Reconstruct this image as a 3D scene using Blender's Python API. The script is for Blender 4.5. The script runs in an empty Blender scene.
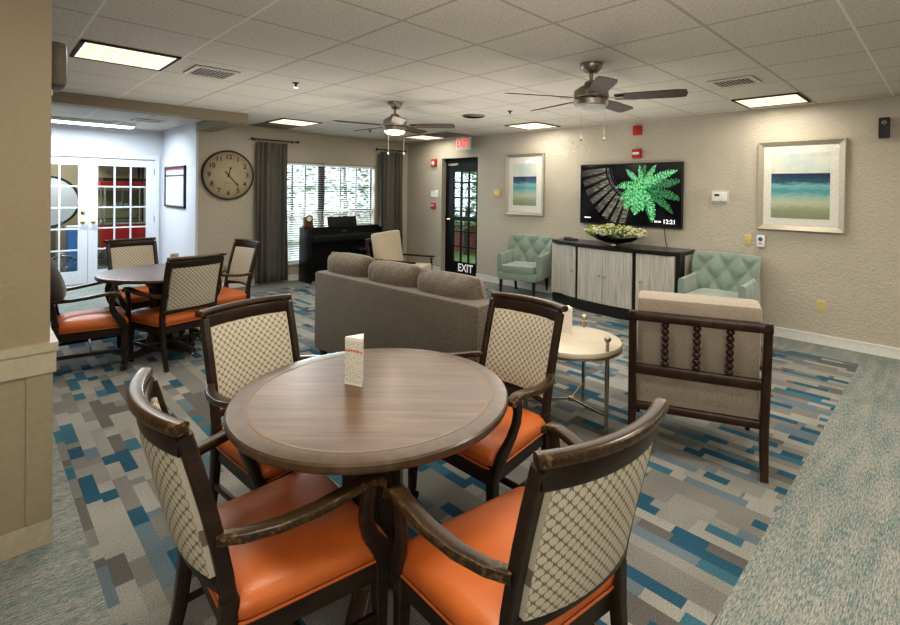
import bpy, bmesh, math, random
from mathutils import Vector, Matrix
random.seed(7)
PI = math.pi
C = bpy.context.scene.collection
CEIL = 2.507
T = 0.6096
GX, GY = 1.687, 0.419          # origin of the ceiling grid

# ------------------------------------------------------------------ materials
def newmat(name):
    m = bpy.data.materials.new(name); m.use_nodes = True
    nt = m.node_tree; nt.nodes.clear()
    out = nt.nodes.new('ShaderNodeOutputMaterial')
    b = nt.nodes.new('ShaderNodeBsdfPrincipled')
    nt.links.new(b.outputs[0], out.inputs[0])
    return m, nt, b
def N(nt, t, **kw):
    n = nt.nodes.new(t)
    for k, v in kw.items():
        if k.startswith('i_'):
            key = k[2:]; key = int(key) if key.isdigit() else key
            n.inputs[key].default_value = v
        else: setattr(n, k, v)
    return n
def L(nt, a, b): nt.links.new(a, b)
def M(nt, op, a, b=None, c=None, clamp=False):
    n = nt.nodes.new('ShaderNodeMath'); n.operation = op; n.use_clamp = clamp
    for i, x in enumerate((a, b, c)):
        if x is None: continue
        if isinstance(x, (int, float)): n.inputs[i].default_value = x
        else: nt.links.new(x, n.inputs[i])
    return n.outputs[0]
def ramp(nt, fac, stops, interp='LINEAR'):
    r = nt.nodes.new('ShaderNodeValToRGB'); r.color_ramp.interpolation = interp
    e = r.color_ramp.elements
    while len(e) < len(stops): e.new(0.5)
    for i, (p, c) in enumerate(stops):
        e[i].position = p; e[i].color = (*c, 1)
    nt.links.new(fac, r.inputs[0]); return r.outputs[0]
def mix(nt, fac, a, b, mode='MIX'):
    n = nt.nodes.new('ShaderNodeMix'); n.data_type = 'RGBA'; n.blend_type = mode
    for s, x in ((n.inputs[0], fac), (n.inputs[6], a), (n.inputs[7], b)):
        if isinstance(x, (int, float)): s.default_value = x
        elif isinstance(x, tuple): s.default_value = (*x[:3], 1)
        else: nt.links.new(x, s)
    return n.outputs[2]
def bump(nt, b, h, strength=.3, dist=.01):
    n = nt.nodes.new('ShaderNodeBump'); n.inputs['Strength'].default_value = strength
    n.inputs['Distance'].default_value = dist
    nt.links.new(h, n.inputs['Height']); nt.links.new(n.outputs[0], b.inputs['Normal'])
def noise(nt, scale, detail=3, vec=None, rough=.5, out=0):
    n = nt.nodes.new('ShaderNodeTexNoise'); n.inputs['Scale'].default_value = scale
    n.inputs['Detail'].default_value = detail; n.inputs['Roughness'].default_value = rough
    if vec is not None: nt.links.new(vec, n.inputs['Vector'])
    return n.outputs[out]
def objco(nt, scale=None, rot=None, kind='Object'):
    t = nt.nodes.new('ShaderNodeTexCoord'); o = t.outputs[kind]
    if scale or rot:
        mp = nt.nodes.new('ShaderNodeMapping')
        if scale: mp.inputs['Scale'].default_value = scale
        if rot: mp.inputs['Rotation'].default_value = rot
        nt.links.new(o, mp.inputs[0]); o = mp.outputs[0]
    return o
def plain(name, col, rough=.5, metal=0, spec=None, nscale=40, namt=.06, bmp=0, emit=None, estr=1, coat=0):
    """simple procedural material: a base colour with slight noise variation"""
    m, nt, b = newmat(name)
    v = objco(nt)
    f = noise(nt, nscale, 3, v)
    d = tuple(max(0, c * (1 - namt)) for c in col); l = tuple(min(1, c * (1 + namt)) for c in col)
    L(nt, ramp(nt, f, [(.3, d), (.7, l)]), b.inputs['Base Color'])
    b.inputs['Roughness'].default_value = rough; b.inputs['Metallic'].default_value = metal
    if spec is not None: b.inputs['Specular IOR Level'].default_value = spec
    if coat: b.inputs['Coat Weight'].default_value = coat; b.inputs['Coat Roughness'].default_value = .15
    if bmp: bump(nt, b, f, bmp, .005)
    if emit:
        b.inputs['Emission Color'].default_value = (*emit, 1); b.inputs['Emission Strength'].default_value = estr
    return m

def stucco(name, col, bs=.6):
    m, nt, b = newmat(name); v = objco(nt)
    f = noise(nt, 1.1, 2, v)
    L(nt, ramp(nt, f, [(.3, tuple(c*.95 for c in col)), (.7, tuple(c*1.04 for c in col))]), b.inputs['Base Color'])
    b.inputs['Roughness'].default_value = .6
    n1 = noise(nt, 42, 4, v, .6)
    n2 = ramp(nt, n1, [(.42, (0,0,0)), (.58, (1,1,1))])
    bump(nt, b, n2, bs, .005)
    return m
M_wall = stucco('wall_paint_greige', (.465, .42, .345))
M_col = stucco('column_paint_tan', (.27, .215, .142), .2)
M_alc = stucco('alcove_paint_cool', (.62, .63, .66))
M_trimw = plain('white_trim_paint', (.68, .67, .64), .4)
M_rail = plain('chair_rail_paint', (.38, .335, .25), .4)
M_wainsc = plain('wainscot_paint', (.27, .23, .155), .5)
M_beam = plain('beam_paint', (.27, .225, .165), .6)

# ceiling tiles -----------------------------------------------------
def ceiling_mat():
    m, nt, b = newmat('ceiling_tile'); v = objco(nt)
    s = N(nt, 'ShaderNodeSeparateXYZ'); L(nt, v, s.inputs[0])
    def dist(o, g):
        a = M(nt, 'DIVIDE', M(nt, 'SUBTRACT', o, g), T)
        f = M(nt, 'FRACT', a)
        return M(nt, 'MULTIPLY', M(nt, 'MINIMUM', f, M(nt, 'SUBTRACT', 1, f)), T)
    dx = dist(s.outputs[0], GX); dy = dist(s.outputs[1], GY)
    d = M(nt, 'MINIMUM', dx, dy)
    n = noise(nt, 75, 4, v, .75); n2 = noise(nt, .7, 2, v)
    pit = ramp(nt, n, [(.40, (.38, .34, .28)), (.50, (.64, .60, .53))])
    pit = mix(nt, .35, pit, ramp(nt, n2, [(.3, (.54, .50, .44)), (.7, (.64, .60, .53))]))
    dark = M(nt, 'LESS_THAN', d, .0085); core = M(nt, 'LESS_THAN', d, .0045)
    c = mix(nt, dark, pit, (.20, .165, .12)); c = mix(nt, core, c, (.50, .46, .39))
    # the wide bright tees near the walls
    wx = M(nt, 'LESS_THAN', s.outputs[0], 1.3)
    wide = M(nt, 'MULTIPLY', wx, M(nt, 'LESS_THAN', dx, .008))
    wy = M(nt, 'LESS_THAN', s.outputs[1], .8)
    wide2 = M(nt, 'MULTIPLY', wy, M(nt, 'LESS_THAN', dy, .008))
    c = mix(nt, M(nt, 'MAXIMUM', wide, wide2), c, (.72, .70, .66))
    L(nt, c, b.inputs['Base Color']); b.inputs['Roughness'].default_value = .85
    bump(nt, b, n, .35, .003)
    return m
M_ceil = ceiling_mat()

# carpets -----------------------------------------------------------
def carpet_mat():
    """carpet inlay: strips along y, cut into blocks of greys and blues; linear teal border outside it"""
    m, nt, b = newmat('patterned_carpet'); v = objco(nt)
    s = N(nt, 'ShaderNodeSeparateXYZ'); L(nt, v, s.inputs[0]); x, y = s.outputs[0], s.outputs[1]
    def layer(w, l, seed, keep):
        r = M(nt, 'FLOOR', M(nt, 'DIVIDE', x, w))
        wn = N(nt, 'ShaderNodeTexWhiteNoise', noise_dimensions='2D')
        cv = N(nt, 'ShaderNodeCombineXYZ'); L(nt, r, cv.inputs[0]); cv.inputs[1].default_value = seed
        L(nt, cv.outputs[0], wn.inputs['Vector'])
        yy = M(nt, 'DIVIDE', M(nt, 'ADD', y, M(nt, 'MULTIPLY', wn.outputs[0], 3.0)), l)
        # wobble cell lengths
        sy = M(nt, 'ADD', yy, M(nt, 'MULTIPLY', M(nt, 'SINE', M(nt, 'MULTIPLY', yy, 2.3)), .28))
        q = M(nt, 'FLOOR', sy)
        w2 = N(nt, 'ShaderNodeTexWhiteNoise', noise_dimensions='3D')
        c2 = N(nt, 'ShaderNodeCombineXYZ'); L(nt, r, c2.inputs[0]); L(nt, q, c2.inputs[1]); c2.inputs[2].default_value = seed
        L(nt, c2.outputs[0], w2.inputs['Vector'])
        return w2.outputs[0], M(nt, 'LESS_THAN', M(nt, 'FRACT', M(nt, 'MULTIPLY', w2.outputs[0], 17.3)), keep)
    light = (.265, .26, .235); mid = (.175, .17, .155); dk = (.115, .108, .10); slate = (.12, .155, .18); blue = (.026, .082, .125); blue2 = (.048, .125, .165)
    a, _ = layer(.127, .38, 1.0, 1)
    colA = ramp(nt, a, [(0, light), (.30, mid), (.52, (.215,.21,.19)), (.70, dk), (.86, slate), (.985, blue)], 'CONSTANT')
    bb, kb = layer(.0635, .24, 5.0, .46)
    colB = ramp(nt, bb, [(0, light), (.2, (.23,.225,.20)), (.38, mid), (.52, dk), (.62, slate), (.72, blue), (.90, blue2)], 'CONSTANT')
    col = mix(nt, kb, colA, colB)
    cc, kc = layer(.0635, .16, 9.0, .14)
    colC = ramp(nt, cc, [(0, mid), (.3, blue2), (.5, light), (.75, blue)], 'CONSTANT')
    col = mix(nt, kc, col, colC)
    # tile-to-tile pile direction shading
    big = noise(nt, 2.0, 2, v)
    col = mix(nt, .5, col, mix(nt, 1.0, col, ramp(nt, big, [(.35, (.72,.72,.72)), (.65, (1.15,1.15,1.15))]), 'MULTIPLY'))
    # border: streaks along x
    mp = N(nt, 'ShaderNodeMapping'); mp.inputs['Scale'].default_value = (26, 190, 1); L(nt, v, mp.inputs[0])
    st = noise(nt, 1, 3, mp.outputs[0], .65)
    mp2 = N(nt, 'ShaderNodeMapping'); mp2.inputs['Scale'].default_value = (2.6, 15, 1); L(nt, v, mp2.inputs[0])
    st2 = noise(nt, 1, 2, mp2.outputs[0])
    sm = M(nt, 'ADD', M(nt, 'MULTIPLY', st, .8), M(nt, 'MULTIPLY', st2, .2))
    bcol = ramp(nt, sm, [(.38, (.085, .15, .155)), (.45, (.14, .185, .18)), (.50, (.235, .235, .21)), (.64, (.34, .33, .295))])
    inx = M(nt, 'MULTIPLY', M(nt, 'GREATER_THAN', x, .345), M(nt, 'LESS_THAN', x, 5.68))
    iny = M(nt, 'MULTIPLY', M(nt, 'GREATER_THAN', y, .593), M(nt, 'LESS_THAN', y, 7.45))
    ins = M(nt, 'MULTIPLY', inx, iny)
    col = mix(nt, ins, bcol, col)
    # sub-tile line pattern + pile
    ln = M(nt, 'MULTIPLY_ADD', M(nt, 'SINE', M(nt, 'MULTIPLY', y, 420)), .05, 1.0)
    pile = noise(nt, 190, 3, v, .7)
    pm = ramp(nt, pile, [(.35, (.66, .66, .66)), (.65, (1.32, 1.32, 1.32))])
    col = mix(nt, 1.0, col, pm, 'MULTIPLY')
    L(nt, col, b.inputs['Base Color']); b.inputs['Roughness'].default_value = .95
    b.inputs['Specular IOR Level'].default_value = .15
    bump(nt, b, pile, .5, .004)
    return m
M_carpet = carpet_mat()

def wood(name, dark, light, rough=.35, scale=(1.2, 14, 14), coat=.2, wear=None, rot=None):
    m, nt, b = newmat(name); v = objco(nt, scale, rot)
    f = noise(nt, 2.2, 5, v, .62)
    L0 = ramp(nt, f, [(.3, dark), (.55, tuple((a+c)/2 for a, c in zip(dark, light))), (.72, light)])
    if wear:
        g = nt.nodes.new('ShaderNodeNewGeometry')
        w = ramp(nt, g.outputs['Pointiness'], [(.535, (0,0,0)), (.60, (1,1,1))])
        n = noise(nt, 70, 5, objco(nt), .7); k = ramp(nt, n, [(.50, (0,0,0)), (.60, (1,1,1))])
        L0 = mix(nt, M(nt, 'MULTIPLY', w, k), L0, wear)
    L(nt, L0, b.inputs['Base Color'])
    b.inputs['Roughness'].default_value = rough; b.inputs['Coat Weight'].default_value = coat; b.inputs['Coat Roughness'].default_value = .2
    bump(nt, b, f, .06, .002)
    return m
M_dark = wood('dark_walnut_frame', (.016, .010, .007), (.042, .026, .017), .36, (3, 3, 9), .08)
M_arm = wood('worn_walnut_arm', (.022, .012, .006), (.060, .034, .014), .28, (3, 3, 9), .2, wear=(.20, .125, .055))
M_top = wood('walnut_tabletop', (.058, .031, .017), (.150, .086, .048), .3, (1.3, 20, 8), .15)
M_band = wood('tabletop_border', (.050, .028, .014), (.100, .060, .032), .32, (10, 10, 3), .15)
M_inlay = plain('light_inlay', (.15, .10, .058), .4)
M_ped = wood('pedestal_wood', (.026, .017, .012), (.07, .046, .032), .3, (6, 6, 1.5), .3)
M_spool = wood('spool_walnut', (.018, .008, .004), (.050, .025, .014), .36, (8, 8, 3), .08)

for m_ in (M_dark, M_arm, M_spool, M_ped): m_.node_tree.nodes['Principled BSDF'].inputs['Specular IOR Level'].default_value = .28
def leather():
    m, nt, b = newmat('orange_leather'); v = objco(nt)
    f = noise(nt, 5, 3, v); vo = nt.nodes.new('ShaderNodeTexVoronoi'); vo.inputs['Scale'].default_value = 160; L(nt, v, vo.inputs['Vector'])
    L(nt, ramp(nt, f, [(.3, (.40, .098, .020)), (.7, (.52, .138, .030))]), b.inputs['Base Color'])
    b.inputs['Roughness'].default_value = .42; bump(nt, b, vo.outputs['Distance'], .22, .002)
    return m
M_leather = leather()
M_piping = plain('orange_piping', (.48, .13, .035), .5)
def ogee():
    m, nt, b = newmat('ogee_woven_fabric')
    t = nt.nodes.new('ShaderNodeUVMap'); s = N(nt, 'ShaderNodeSeparateXYZ'); L(nt, t.outputs[0], s.inputs[0])
    u = M(nt, 'DIVIDE', s.outputs[0], .0165); w = M(nt, 'DIVIDE', s.outputs[1], .034)
    cs = M(nt, 'COSINE', M(nt, 'MULTIPLY', w, 2 * PI))
    sq = M(nt, 'MULTIPLY', M(nt, 'TANH', M(nt, 'MULTIPLY', cs, 1.6)), .86)
    F = M(nt, 'ABSOLUTE', M(nt, 'SUBTRACT', M(nt, 'SINE', M(nt, 'MULTIPLY', u, PI)), sq))
    line = ramp(nt, F, [(.20, (1, 1, 1)), (.38, (0, 0, 0))])
    n = noise(nt, 300, 2, objco(nt))
    base = ramp(nt, n, [(.3, (.40, .36, .28)), (.7, (.53, .485, .385))])
    L(nt, mix(nt, line, base, (.17, .14, .10)), b.inputs['Base Color'])
    b.inputs['Roughness'].default_value = .85; bump(nt, b, n, .3, .002)
    return m
M_ogee = ogee()
def fabric(name, col, sc=350, amt=.22, bm=.4, rough=.9, wr=0):
    m, nt, b = newmat(name); v = objco(nt)
    n = noise(nt, sc, 2, v); g = noise(nt, 4, 2, v)
    c = ramp(nt, n, [(.3, tuple(x*(1-amt) for x in col)), (.7, tuple(min(1, x*(1+amt)) for x in col))])
    c = mix(nt, .5, c, mix(nt, 1, c, ramp(nt, g, [(.3, (.85,)*3), (.7, (1.12,)*3)]), 'MULTIPLY'))
    L(nt, c, b.inputs['Base Color']); b.inputs['Roughness'].default_value = rough
    b.inputs['Sheen Weight'].default_value = .15
    h = n
    if wr:
        w_ = noise(nt, 1, 3, objco(nt, (7, 16, 4)), .55)
        h = M(nt, 'ADD', M(nt, 'MULTIPLY', n, .25), M(nt, 'MULTIPLY', w_, wr)); bump(nt, b, h, .8, .012)
    else: bump(nt, b, h, bm, .003)
    return m
M_sofa = fabric('taupe_sofa_fabric', (.108, .090, .065), 110, .50)
M_cush = fabric('taupe_cushion_fabric', (.105, .083, .058), 120, .40, .8, .9, 2.2)
M_beige = fabric('beige_linen', (.275, .23, .18), 180, .25)
M_cream = fabric('cream_linen', (.50, .43, .32), 300, .15)
M_mint = fabric('mint_velvet', (.185, .245, .198), 120, .16, .15, .6, .9)
M_mint.node_tree.nodes['Principled BSDF'].inputs['Sheen Weight'].default_value = .6
M_curtain = fabric('grey_curtain', (.095, .088, .077), 200, .15)
M_black = plain('black_lacquer', (.010, .009, .009), .3, coat=.3)
M_piano = plain('black_piano', (.008, .008, .009), .4, spec=.3)
M_blackm = plain('black_plastic', (.015, .015, .015), .45)
M_chrome = plain('chrome', (.75, .75, .75), .15, 1)
M_brass = plain('brass', (.75, .56, .22), .25, 1)
M_pewter = plain('aged_silver_metal', (.42, .37, .29), .35, 1)
M_nickel = plain('brushed_nickel', (.30, .265, .225), .38, .9, bmp=.05)
M_blade = wood('walnut_fan_blade', (.040, .020, .012), (.095, .048, .028), .5, (2, 12, 12), 0)
M_white = plain('white_enamel', (.75, .74, .70), .4)
M_whitep = plain('white_plastic', (.70, .69, .66), .45)
M_red = plain('red_plastic', (.42, .02, .02), .4)
M_yellowp = plain('ivory_plate', (.55, .46, .20), .45)
M_brassp = plain('brass_plaque', (.60, .42, .16), .45)
M_frame_sil = plain('champagne_frame', (.42, .38, .30), .38, .35)
M_mat = plain('mat_board', (.72, .70, .64), .8)
M_paper = plain('white_paper', (.72, .70, .65), .8)
M_marble = plain('cream_stone', (.50, .44, .34), .3, nscale=5, namt=.09)
M_vent = plain('vent_white', (.62, .58, .52), .5)
M_ventd = plain('vent_dark', (.035, .032, .028), .7)
M_brown = plain('brown_ceiling_panel', (.20, .15, .10), .8)  # plain brown, for one ceiling panel and the small card top
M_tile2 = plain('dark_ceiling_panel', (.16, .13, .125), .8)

def emis(name, col, strength, base=None):
    m, nt, b = newmat(name)
    b.inputs['Base Color'].default_value = (*(base or col), 1)
    b.inputs['Emission Color'].default_value = (*col, 1); b.inputs['Emission Strength'].default_value = strength
    b.inputs['Roughness'].default_value = .5
    return m
def panel_emission(name, strength, warm=(1, .84, .52), lite=(1, .97, .86)):
    m, nt, b = newmat(name); v = objco(nt)
    s = N(nt, 'ShaderNodeSeparateXYZ'); L(nt, v, s.inputs[0])
    def stripe(o, p, w):
        f = M(nt, 'FRACT', M(nt, 'DIVIDE', M(nt, 'ADD', o, 5 * p), p))
        return M(nt, 'LESS_THAN', M(nt, 'ABSOLUTE', M(nt, 'SUBTRACT', f, .5)), w)
    a = stripe(s.outputs[0], .106, .07); c2 = stripe(s.outputs[1], .13, .26)
    n = noise(nt, 26, 2, v)
    k = M(nt, 'ADD', M(nt, 'MULTIPLY', c2, .30), M(nt, 'MULTIPLY', n, .35))
    k = M(nt, 'MAXIMUM', a, k)
    L(nt, mix(nt, k, warm, lite), b.inputs['Emission Color'])
    st = M(nt, 'MULTIPLY', M(nt, 'ADD', M(nt, 'MULTIPLY', k, .35), .75), strength)
    L(nt, st, b.inputs['Emission Strength']); b.inputs['Base Color'].default_value = (.8, .75, .6, 1)
    return m
M_panel = panel_emission('troffer_diffuser', .84)
M_panel_cool = emis('cool_diffuser', (.86, .93, 1), 4.0)

def glass(name, tint=(.9, .95, .95), rough=.02, alpha=.12):
    """thin window glass: mostly clear with a glossy reflection"""
    m = bpy.data.materials.new(name); m.use_nodes = True; nt = m.node_tree; nt.nodes.clear()
    out = nt.nodes.new('ShaderNodeOutputMaterial'); tr = nt.nodes.new('ShaderNodeBsdfTransparent'); gl = nt.nodes.new('ShaderNodeBsdfGlossy')
    tr.inputs[0].default_value = (*tint, 1); gl.inputs['Roughness'].default_value = rough
    mx = nt.nodes.new('ShaderNodeMixShader'); fr = nt.nodes.new('ShaderNodeLayerWeight'); fr.inputs[0].default_value = .12
    n = noise(nt, 3, 1, objco(nt))
    k = M(nt, 'ADD', M(nt, 'MULTIPLY', fr.outputs[1], .35), M(nt, 'MULTIPLY', n, alpha * .2))
    nt.links.new(k, mx.inputs[0]); nt.links.new(tr.outputs[0], mx.inputs[1]); nt.links.new(gl.outputs[0], mx.inputs[2]); nt.links.new(mx.outputs[0], out.inputs[0])
    return m
M_glass = glass('window_glass')
M_pglass = glass('picture_glass', (1, 1, 1), .03)

# ------------------------------------------------------------------ mesh helpers
class MB:
    def __init__(s): s.bm = bmesh.new(); s.uv = None
    def box(s, c, size, rz=0, ry=0, rx=0, bevel=0):
        r = bmesh.ops.create_cube(s.bm, size=1)
        vs = r['verts']
        bmesh.ops.scale(s.bm, vec=size, verts=vs)
        if bevel:
            es = list({e for v in vs for e in v.link_edges})
            rb = bmesh.ops.bevel(s.bm, geom=es, offset=bevel, segments=2, affect='EDGES', profile=.6)
            vs = list({v for f in rb['faces'] for v in f.verts} | {v for v in vs if v.is_valid})
        mt = Matrix.Translation(c) @ Matrix.Rotation(rz, 4, 'Z') @ Matrix.Rotation(ry, 4, 'Y') @ Matrix.Rotation(rx, 4, 'X')
        bmesh.ops.transform(s.bm, matrix=mt, verts=vs); return s
    def b2(s, x0, x1, y0, y1, z0, z1, bevel=0):
        return s.box(((x0+x1)/2, (y0+y1)/2, (z0+z1)/2), (abs(x1-x0), abs(y1-y0), abs(z1-z0)), bevel=bevel)
    def rings(s, rs, close=True, cap=True):
        R = [[s.bm.verts.new(p) for p in r] for r in rs]
        n = len(R[0])
        for a, b in zip(R, R[1:]):
            for i in range(n if close else n-1):
                s.bm.faces.new((a[i], a[(i+1) % n], b[(i+1) % n], b[i]))
        if cap:
            s.bm.faces.new(list(reversed(R[0]))); s.bm.faces.new(R[-1])
        return s
    def sweep(s, path, sizes, up=(0, 0, 1), n=10, p=3.2):
        """superellipse section swept along path; sizes = (w, h) or a list; w across, h along up"""
        P = [Vector(q) for q in path]
        if not isinstance(sizes, list): sizes = [sizes] * len(P)
        rs = []; U0 = Vector(up)
        for i, q in enumerate(P):
            t = (P[min(i+1, len(P)-1)] - P[max(i-1, 0)]).normalized()
            side = t.cross(U0)
            if side.length < 1e-3: side = t.cross(Vector((1, 0, 0)))
            side.normalize(); u = side.cross(t).normalized()
            w, h = sizes[i]; r = []
            for k in range(n):
                a = 2*PI*(k+.5)/n; ca, sa = math.cos(a), math.sin(a)
                r.append(q + side*(math.copysign(abs(ca)**(2/p), ca)*w/2) + u*(math.copysign(abs(sa)**(2/p), sa)*h/2))
            rs.append(r)
        s.rings(rs); return s
    def tube(s, path, r, n=8):
        if isinstance(r, (int, float)): r = [r]*len(path)
        return s.sweep(path, [(2*a, 2*a) for a in r], n=n, p=2)
    def lathe(s, prof, c=(0, 0, 0), n=24, axis='Z', cap=True):
        rs = []
        for r, z in prof:
            r = max(r, .0004)
            ring = []
            for k in range(n):
                a = 2*PI*k/n
                if axis == 'Z': q = (c[0]+r*math.cos(a), c[1]+r*math.sin(a), c[2]+z)
                elif axis == 'X': q = (c[0]+z, c[1]+r*math.cos(a), c[2]+r*math.sin(a))
                else: q = (c[0]+r*math.sin(a), c[1]+z, c[2]+r*math.cos(a))
                ring.append(q)
            rs.append(ring)
        s.rings(rs, cap=cap); return s
    def prism(s, poly, z0, z1):
        s.rings([[(x, y, z0) for x, y in poly], [(x, y, z1) for x, y in poly]]); return s
    def poly(s, pts):
        s.bm.faces.new([s.bm.verts.new(p) for p in pts]); return s
    def ball(s, c, r, sub=2, sc=(1, 1, 1)):
        q = bmesh.ops.create_icosphere(s.bm, subdivisions=sub, radius=r)
        bmesh.ops.scale(s.bm, vec=sc, verts=q['verts']); bmesh.ops.translate(s.bm, vec=c, verts=q['verts']); return s
    def pillow(s, c, size, rz=0, ry=0, rx=0, puff=.35, nn=12, corner=4):
        """puffy cushion: size (x,y,z); thin axis is x; outline is a squircle in y,z"""
        def layer(k):   # k -1..1 through thickness
            return k
        V = {}
        hx, hy, hz = size[0]/2, size[1]/2, size[2]/2
        mt = Matrix.Translation(c) @ Matrix.Rotation(rz, 4, 'Z') @ Matrix.Rotation(ry, 4, 'Y') @ Matrix.Rotation(rx, 4, 'X')
        for sd in (-1, 1):
            for i in range(nn+1):
                for j in range(nn+1):
                    u = -1+2*i/nn; w = -1+2*j/nn
                    e = (1-abs(u)**corner)*(1-abs(w)**corner)
                    th = hx*((1-puff)*(e**.25 if e > 0 else 0) + puff*(e**.9 if e > 0 else 0))
                    rr = 1-.05*(abs(u)*abs(w))**2
                    edge = i in (0, nn) or j in (0, nn)
                    key = (0 if edge else sd, i, j)
                    if key not in V:
                        V[key] = s.bm.verts.new(mt @ Vector((0 if edge else sd*th, u*hy*rr, w*hz*rr)))
        for sd in (-1, 1):
            for i in range(nn):
                for j in range(nn):
                    q = []
                    for a, b in ((i, j), (i+1, j), (i+1, j+1), (i, j+1)):
                        ed = a in (0, nn) or b in (0, nn); q.append(V[(0 if ed else sd, a, b)])
                    if sd < 0: q.reverse()
                    s.bm.faces.new(q)
        return s
    def build(s, name, mat, parent=None, smooth=True, bevel=0, angle=40):
        bmesh.ops.recalc_face_normals(s.bm, faces=s.bm.faces)
        me = bpy.data.meshes.new(name)
        s.bm.to_mesh(me); s.bm.free()
        me.materials.append(mat)
        if smooth:
            me.polygons.foreach_set('use_smooth', [True]*len(me.polygons))
            try: me.set_sharp_from_angle(angle=math.radians(angle))
            except Exception: pass
        o = bpy.data.objects.new(name, me); C.objects.link(o)
        if parent: o.parent = parent
        if bevel:
            md = o.modifiers.new('bevel', 'BEVEL'); md.width = bevel; md.segments = 2; md.limit_method = 'ANGLE'
        return o

def tag(o, label=None, cat=None, group=None, kind=None):
    if label: o['label'] = label
    if cat: o['category'] = cat
    if group: o['group'] = group
    if kind: o['kind'] = kind
    return o
def empty(name, loc=(0, 0, 0), rz=0, label=None, cat=None, group=None):
    o = bpy.data.objects.new(name, None); C.objects.link(o); o.empty_display_size = .1
    o.location = loc; o.rotation_euler = (0, 0, rz); tag(o, label, cat, group); return o
def struct(mb, name, mat, **k):
    o = mb.build(name, mat, smooth=False, **k); o['kind'] = 'structure'; return o
def copy_tree(o, loc, rz, label, group=None):
    def cp(a, par):
        c = a.copy(); C.objects.link(c)
        if par: c.parent = par
        for ch in a.children: cp(ch, c)
        return c
    r = cp(o, None); r.location = loc; r.rotation_euler = (0, 0, rz); r['label'] = label
    if group: r['group'] = group
    return r
def text_mesh(name, body, size, mat, parent, mtx, extrude=.0008, align='CENTER', bold=0, sx=1):
    cu = bpy.data.curves.new(name, 'FONT'); cu.body = body; cu.size = size; cu.extrude = extrude
    cu.align_x = align; cu.align_y = 'CENTER'; cu.offset = bold
    to = bpy.data.objects.new(name, cu)
    me = bpy.data.meshes.new_from_object(to)
    bpy.data.objects.remove(to); bpy.data.curves.remove(cu)
    me.transform(mtx @ Matrix.Diagonal((sx, 1, 1, 1)))
    me.materials.clear(); me.materials.append(mat)
    me.name = name
    o = bpy.data.objects.new(name, me); C.objects.link(o)
    if parent: o.parent = parent
    return o
def face_minus_x(loc):   # text readable when looking along +x : right of reader = -y
    return Matrix.Translation(loc) @ Matrix(((0, 0, -1, 0), (-1, 0, 0, 0), (0, 1, 0, 0), (0, 0, 0, 1)))
def face_minus_y(loc):   # looking along +y : right of reader = +x
    return Matrix.Translation(loc) @ Matrix(((1, 0, 0, 0), (0, 0, -1, 0), (0, 1, 0, 0), (0, 0, 0, 1)))
def sup(t, m=4):  # helper list of t
    return [i/m for i in range(m+1)]

# ------------------------------------------------------------------ SETTING
XT = 6.15      # wall with the television
YW = 7.95      # wall with the window
XA = 2.27      # alcove side wall
YB = 9.74      # alcove back wall
X0, Y0 = -2.6, -3.4
DOY0, DOY1, DOZ = 5.957, 6.90, 2.15      # exit door opening
struct(MB().b2(X0-.2, XT+.35, Y0-.2, YB+2.6, -.1, 0), 'floor', M_carpet)
struct(MB().b2(X0-.2, XT+.35, Y0-.2, YW+.2, CEIL, CEIL+.1), 'ceiling', M_ceil)
struct(MB().b2(X0-.2, XA+.1, YW+.2, YB+2.6, CEIL, CEIL+.1), 'ceiling', M_ceil)
w = MB()
w.b2(XT, XT+.16, Y0, DOY0, 0, CEIL); w.b2(XT, XT+.16, DOY1, YW+.2, 0, CEIL); w.b2(XT, XT+.16, DOY0, DOY1, DOZ, CEIL)
struct(w, 'wall_right', M_wall)
WX0, WX1, WZ0, WZ1 = 3.50, 5.36, .30, 2.0
w = MB()
w.b2(XA, WX0, YW, YW+.2, 0, CEIL); w.b2(WX1, XT, YW, YW+.2, 0, CEIL)
w.b2(WX0, WX1, YW, YW+.2, 0, WZ0); w.b2(WX0, WX1, YW, YW+.2, WZ1, CEIL)
struct(w, 'wall_back', M_wall)
struct(MB().b2(XA, XA+.15, YW+.2, YB, 0, CEIL), 'wall_alcove_side', M_alc)
struct(MB().b2(XA-.012, XA, YW, YB, 0, CEIL).b2(XA-.012, XA+.02, YW-.012, YW, 0, 2.385), 'trim_1', M_alc)
w = MB(); DX0, DX1, DZ = .30, 2.165, 2.035
w.b2(X0, DX0, YB, YB+.15, 0, CEIL); w.b2(DX1, XA+.15, YB, YB+.15, 0, CEIL); w.b2(DX0, DX1, YB, YB+.15, DZ, CEIL)
struct(w, 'wall_alcove_back', M_alc)
struct(MB().b2(X0-.15, X0, Y0, YB+2.6, 0, CEIL), 'wall_left', M_wall)
struct(MB().b2(X0-.15, XT+.16, Y0-.15, Y0, 0, CEIL), 'wall_behind', M_wall)
# store room behind the glazed doors
struct(MB().b2(X0, XA+.3, YB+2.45, YB+2.6, 0, CEIL).b2(XA+.15, XA+.3, YB, YB+2.5, 0, CEIL), 'wall_store_room', plain('store_room_paint', (.42, .36, .25), .7))
# beam and header
struct(MB().b2(X0, 2.47, 6.54, 6.72, 2.393, CEIL).b2(XA, 2.47, 6.72, YW, 2.378, CEIL), 'trim_2', M_beam)
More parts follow.
